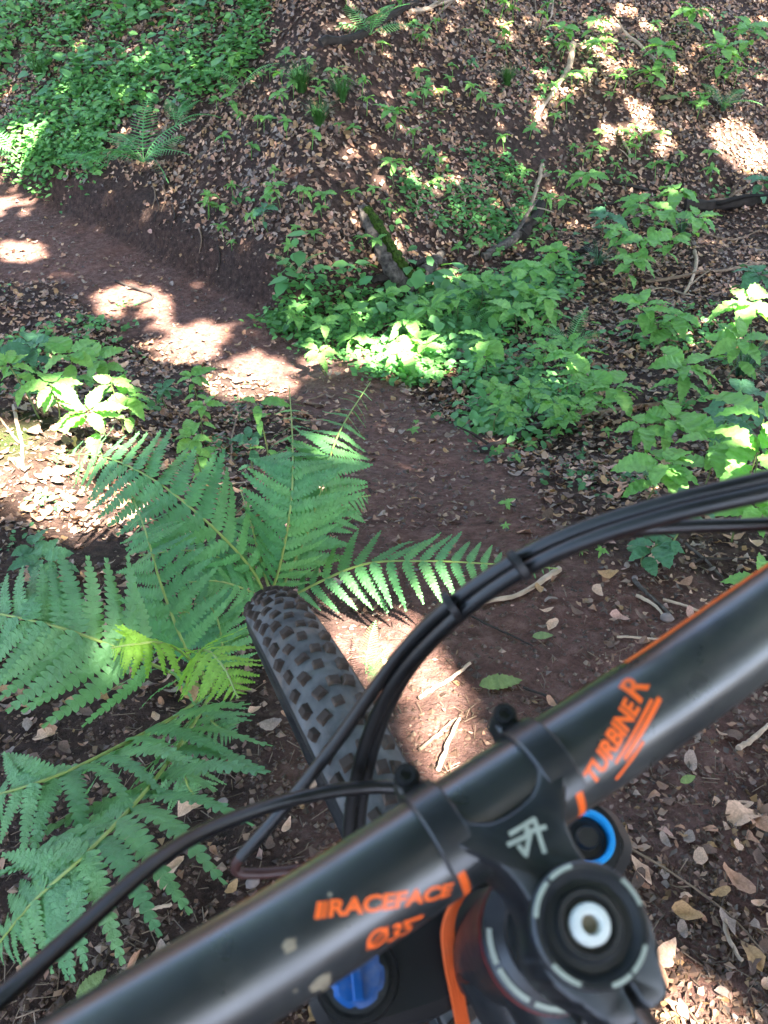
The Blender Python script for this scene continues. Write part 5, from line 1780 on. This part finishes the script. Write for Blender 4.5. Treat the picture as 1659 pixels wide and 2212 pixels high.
# left leg: blue air cap
TL_ = Matrix.Translation((-leg_r, leg_f, -.160))
knurl = []
for k in range(36):
    a = 2 * math.pi * k / 36
    rr = .0132 if k % 6 else .0120
    knurl.append((rr * math.cos(a), rr * math.sin(a)))
ac = bpart(MB().prism(knurl, -.002, .013, TL_, .0025), 'air_cap', 'blue', FK)
bpart(MB().prism([(-.010, -.0026), (.010, -.0026), (.010, .0026), (-.010, .0026)], .012, .0165, TL_ @ Matrix.Rotation(R_(70), 4, 'Z'), .0008), 'cap_ridge', 'blue', ac)
bpart(MB().lathe([(.0155, .002), (.0195, .002), (.0205, .0), (.0205, -.010)], 36, TL_), 'cap_collar', 'hose', FK)
# right leg: light blue dial round a grey adjuster
TR_ = Matrix.Translation((leg_r, leg_f, -.160))
bpart(MB().lathe([(.0108, .006), (.0108, .0120), (.0114, .0130), (.0130, .0130), (.0138, .0120), (.0138, .006)], 36, TR_, R_(-170), R_(75)), 'compression_dial', 'blue_bright', FK)
mb = MB().lathe([(.0001, .0125), (.0050, .0125), (.0058, .0110), (.0060, .008), (.0095, .0075), (.0104, .006), (.0104, -.004)], 30, TR_)
bpart(mb, 'rebound_knob', 'black_alloy', FK)
bpart(MB().lathe([(.0116, .004), (.0195, .003), (.0205, .0), (.0205, -.010)], 36, TR_), 'cap_collar', 'hose', FK)

# wheels


def wheel(name, LM, axle, lug):
    W = empty(name, (0, 0, 0))
    W.parent = BIKE
    W.matrix_local = LM @ Matrix.Translation(axle) @ Matrix(((0, 0, 1, 0), (1, 0, 0, 0), (0, 1, 0, 0), (0, 0, 0, 1)))   # local z = axle
    rc, hw = RW - .0045 - .029, .0305
    prof = []
    for k in range(15):
        a = R_(-118 + 236 * k / 14)
        prof.append((rc + .029 * math.cos(a), hw * math.sin(a)))
    W_id = Matrix.Identity(4)
    side = [p for p in prof]
    MB().lathe(prof[3:12], 140).build('tyre', M['tread'], W, W_id, True, None)
    sw = MB().lathe([(rc - .020, -.0150)] + prof[:4], 120).lathe(prof[11:] + [(rc - .020, .0150)], 120)
    sw.build('sidewall', M['rubber'], W, W_id, True, None)
    MB().lathe([(rc - .012, -.0145), (rc - .016, -.0150), (rc - .030, -.0125), (rc - .036, 0), (rc - .030, .0125), (rc - .016, .0150), (rc - .012, .0145)], 96).build('rim', M['hose'], W, W_id)
    MB().lathe([(.008, -.055), (.018, -.050), (.030, -.036), (.030, -.033), (.014, -.028), (.014, .028), (.030, .033), (.030, .036), (.018, .050), (.008, .055)], 28).build('hub', M['black_alloy'], W, W_id)
    MB().lathe([(.068, -.0475), (.090, -.0475), (.090, -.0455), (.068, -.0455), (.068, -.0475)], 60).build('brake_disc', M['silver'], W, W_id)
    spm = None
    for k in range(28):
        a = 2 * math.pi * k / 28
        b = a + (.45 if (k // 2) % 2 else -.45)
        sgz = 1 if k % 2 else -1
        p, q = Vector((.029 * math.cos(b), .029 * math.sin(b), sgz * .034)), Vector(((rc - .034) * math.cos(a), (rc - .034) * math.sin(a), 0))
        MB().tube([p, q], [.001, .001], 6).build('spoke', M['hose'], W, W_id)
    if lug:
        def lugmesh(nm, lx, wz, hh, tp):
            poly = [(-lx, -wz), (lx, -wz), (lx, wz), (-lx, wz)]
            V = [(x, y, -.0045) for (x, y) in poly] + [(x * tp, y * tp, hh * .8) for (x, y) in poly] + [(x * tp * .86, y * tp * .86, hh) for (x, y) in poly]
            Fc = [(8, 9, 10, 11)] + [(r * 4 + i, r * 4 + (i + 1) % 4, r * 4 + 4 + (i + 1) % 4, r * 4 + 4 + i) for r in (0, 1) for i in range(4)]
            me = mesh_from(nm, V, Fc, False)
            me.materials.append(M['knob'])
            return me
        KC, KS = lugmesh('centre_knob', .0055, .0059, .0042, .68), lugmesh('side_knob', .0060, .0056, .0046, .66)
        n = 106
        spare = MB()
        for i in range(n):
            for j, (aw, me, of) in enumerate([((9, 19)[i % 2], KC, 0), ((-19, -9)[i % 2], KC, .3), ((46, 40)[i % 2], KS, .15), ((-46, -40)[i % 2], KS, .55)]):
                th = 2 * math.pi * (i + of) / n
                a = R_(aw)
                er = Vector((math.cos(th), math.sin(th), 0))
                nv = er * math.cos(a) + Vector((0, 0, 1)) * math.sin(a)
                p = er * (rc + .029 * math.cos(a)) + Vector((0, 0, hw * math.sin(a)))
                tx = Vector((-math.sin(th), math.cos(th), 0))
                m = Matrix((tx, nv.cross(tx), nv)).transposed().to_4x4()
                m = Matrix.Translation(p) @ m @ Matrix.Rotation(R_((8 if j % 2 else -8) + random.uniform(-9, 9)), 4, 'Z') @ Matrix.Rotation(R_(random.uniform(-7, 7)), 4, 'X') @ Matrix.Diagonal((random.uniform(.85, 1.2), random.uniform(.85, 1.2), random.uniform(.55, 1.1), 1))
                if -32 < ((math.degrees(th) + 180) % 360) - 180 < 205 - 360 * (th > math.pi * 1.5) or R_(180) <= th < R_(200):
                    link('tread_knob', me, W, None, m)
                else:
                    spare.add([v_.co for v_ in me.vertices], [tuple(p_.vertices) for p_ in me.polygons], m)
        ob = spare.build('tread_knobs', M['knob'], W, W_id, False, None)
        ob['kind'] = 'stuff'
    return W


PIV = Matrix.Translation((0, .17, -.33))
wheel('front_wheel', LF @ PIV @ Matrix.Rotation(R_(-2.6), 4, 'Y') @ PIV.inverted(), AXLE, True)
wheel('rear_wheel', LB, axr, False)

# hoses
RL, LL = bar_c(.258) + Vector((-.045, .036, -.006)), bar_c(-.258) + Vector((.045, .036, -.006))


def hose(pts, rad, mat, label=None, name='hose', n=60):
    o = bpart(MB().tube(spline(pts, n), rad, 12), name, mat)
    if label:
        o['label'] = label
    return o


hA = [PX(2050, 930, .305), PX(1850, 985, .302), PX(1659, 1034, .302), PX(1450, 1084, .310), PX(1250, 1146, .325), PX(1105, 1215, .340), PX(980, 1300, .355), PX(880, 1395, .372), PX(800, 1500, .385), PX(720, 1612, .395), PX(640, 1712, .402), PX(575, 1790, .405), PX(520, 1852, .408)]
hose(hA, .0033, 'hose', 'hose running from the right lever to the bent end at the left')
hose([PX(524, 1847, .4078), PX(509, 1868, .410), PX(516, 1884, .412), PX(560, 1887, .414), PX(640, 1880, .417), PX(720, 1872, .42), PX(860, 1880, .425)], .0027, 'rust_hose', 'red brown bent end of the hose', n=30)
hB = [PX(2050, 965, .300), PX(1850, 1018, .298), PX(1659, 1064, .298), PX(1450, 1112, .306), PX(1260, 1172, .320), PX(1118, 1240, .336), PX(1000, 1322, .352), PX(905, 1412, .368), PX(840, 1495, .382), PX(795, 1590, .394), PX(768, 1690, .405), PX(755, 1780, .415), PX(757, 1900, .425), PX(785, 2030, .430), PX(822, 2130, .43), PX(860, 2230, .425), PX(930, 2400, .43)]
hose(hB, .0033, 'hose')
hC = [PX(2050, 1128, .335), PX(1850, 1128, .335), PX(1659, 1133, .335), PX(1480, 1138, .336), PX(1330, 1150, .338), PX(1220, 1180, .340), PX(1125, 1232, .344), PX(1010, 1316, .356), PX(918, 1405, .372), PX(858, 1490, .386), PX(815, 1590, .398), PX(790, 1690, .408), PX(778, 1780, .418), PX(782, 1900, .428), PX(805, 2030, .433), PX(845, 2130, .433), PX(885, 2230, .43), PX(960, 2400, .435)]
hose(hC, .0030, 'hose', 'single hose branching off the bundle at the right')
hD = [PX(-330, 2420, .215), PX(-150, 2290, .228), PX(0, 2158, .245), PX(170, 2008, .275), PX(330, 1866, .31), PX(450, 1792, .34), PX(600, 1736, .37), PX(740, 1706, .385), PX(860, 1702, .39), PX(960, 1735, .385), PX(1050, 1810, .38)]
hose(hD, .0033, 'hose', 'long hose curving in from the left lever')
hose([BMI @ (BM @ LL), LL + Vector((.02, .05, .02)), hD[0], hD[1]], .0028, 'hose', n=20)
hose([RL, RL + Vector((-.01, .02, .01)), hA[0], hA[1]], .0027, 'hose', n=20)
for (a, b, t) in ((hA, hB, (1120, 1222)), (hA, hB, (975, 1310)), (hA, hB, (1330, 1130))):
    c = PX(t[0], t[1], .332 if t[0] > 1000 else .353)
    d = (PX(t[0] + 12, t[1] - 8, .332 if t[0] > 1000 else .353) - c).normalized()
    if t[0] == 1330:
        continue
    bpart(MB().tube([c - d * .0016, c + d * .0016], [.0072, .0072], 16), 'cable_tie', 'black_tie')
c = PX(985, 1322, .353)
bpart(MB().tube([c, PX(1002, 1330, .362)], [.0022, .0020], 8), 'cable_tie', 'hose')
# orange sleeve running down beside the head tube
oc = [PX(1015, 1915, .345), PX(985, 1950, .352), PX(968, 2000, .36), PX(972, 2065, .37), PX(986, 2140, .38), PX(1000, 2215, .39), PX(1018, 2300, .41), PX(1060, 2420, .46)]
pth = spline(oc, 40)
mb = MB()
for k in (-1.5, -.5, .5, 1.5):
    mb.tube([p + Vector((k * .0017, 0, 0)) for p in pth], .0011, 8)
bpart(mb, 'orange_cable', 'orange_cable')
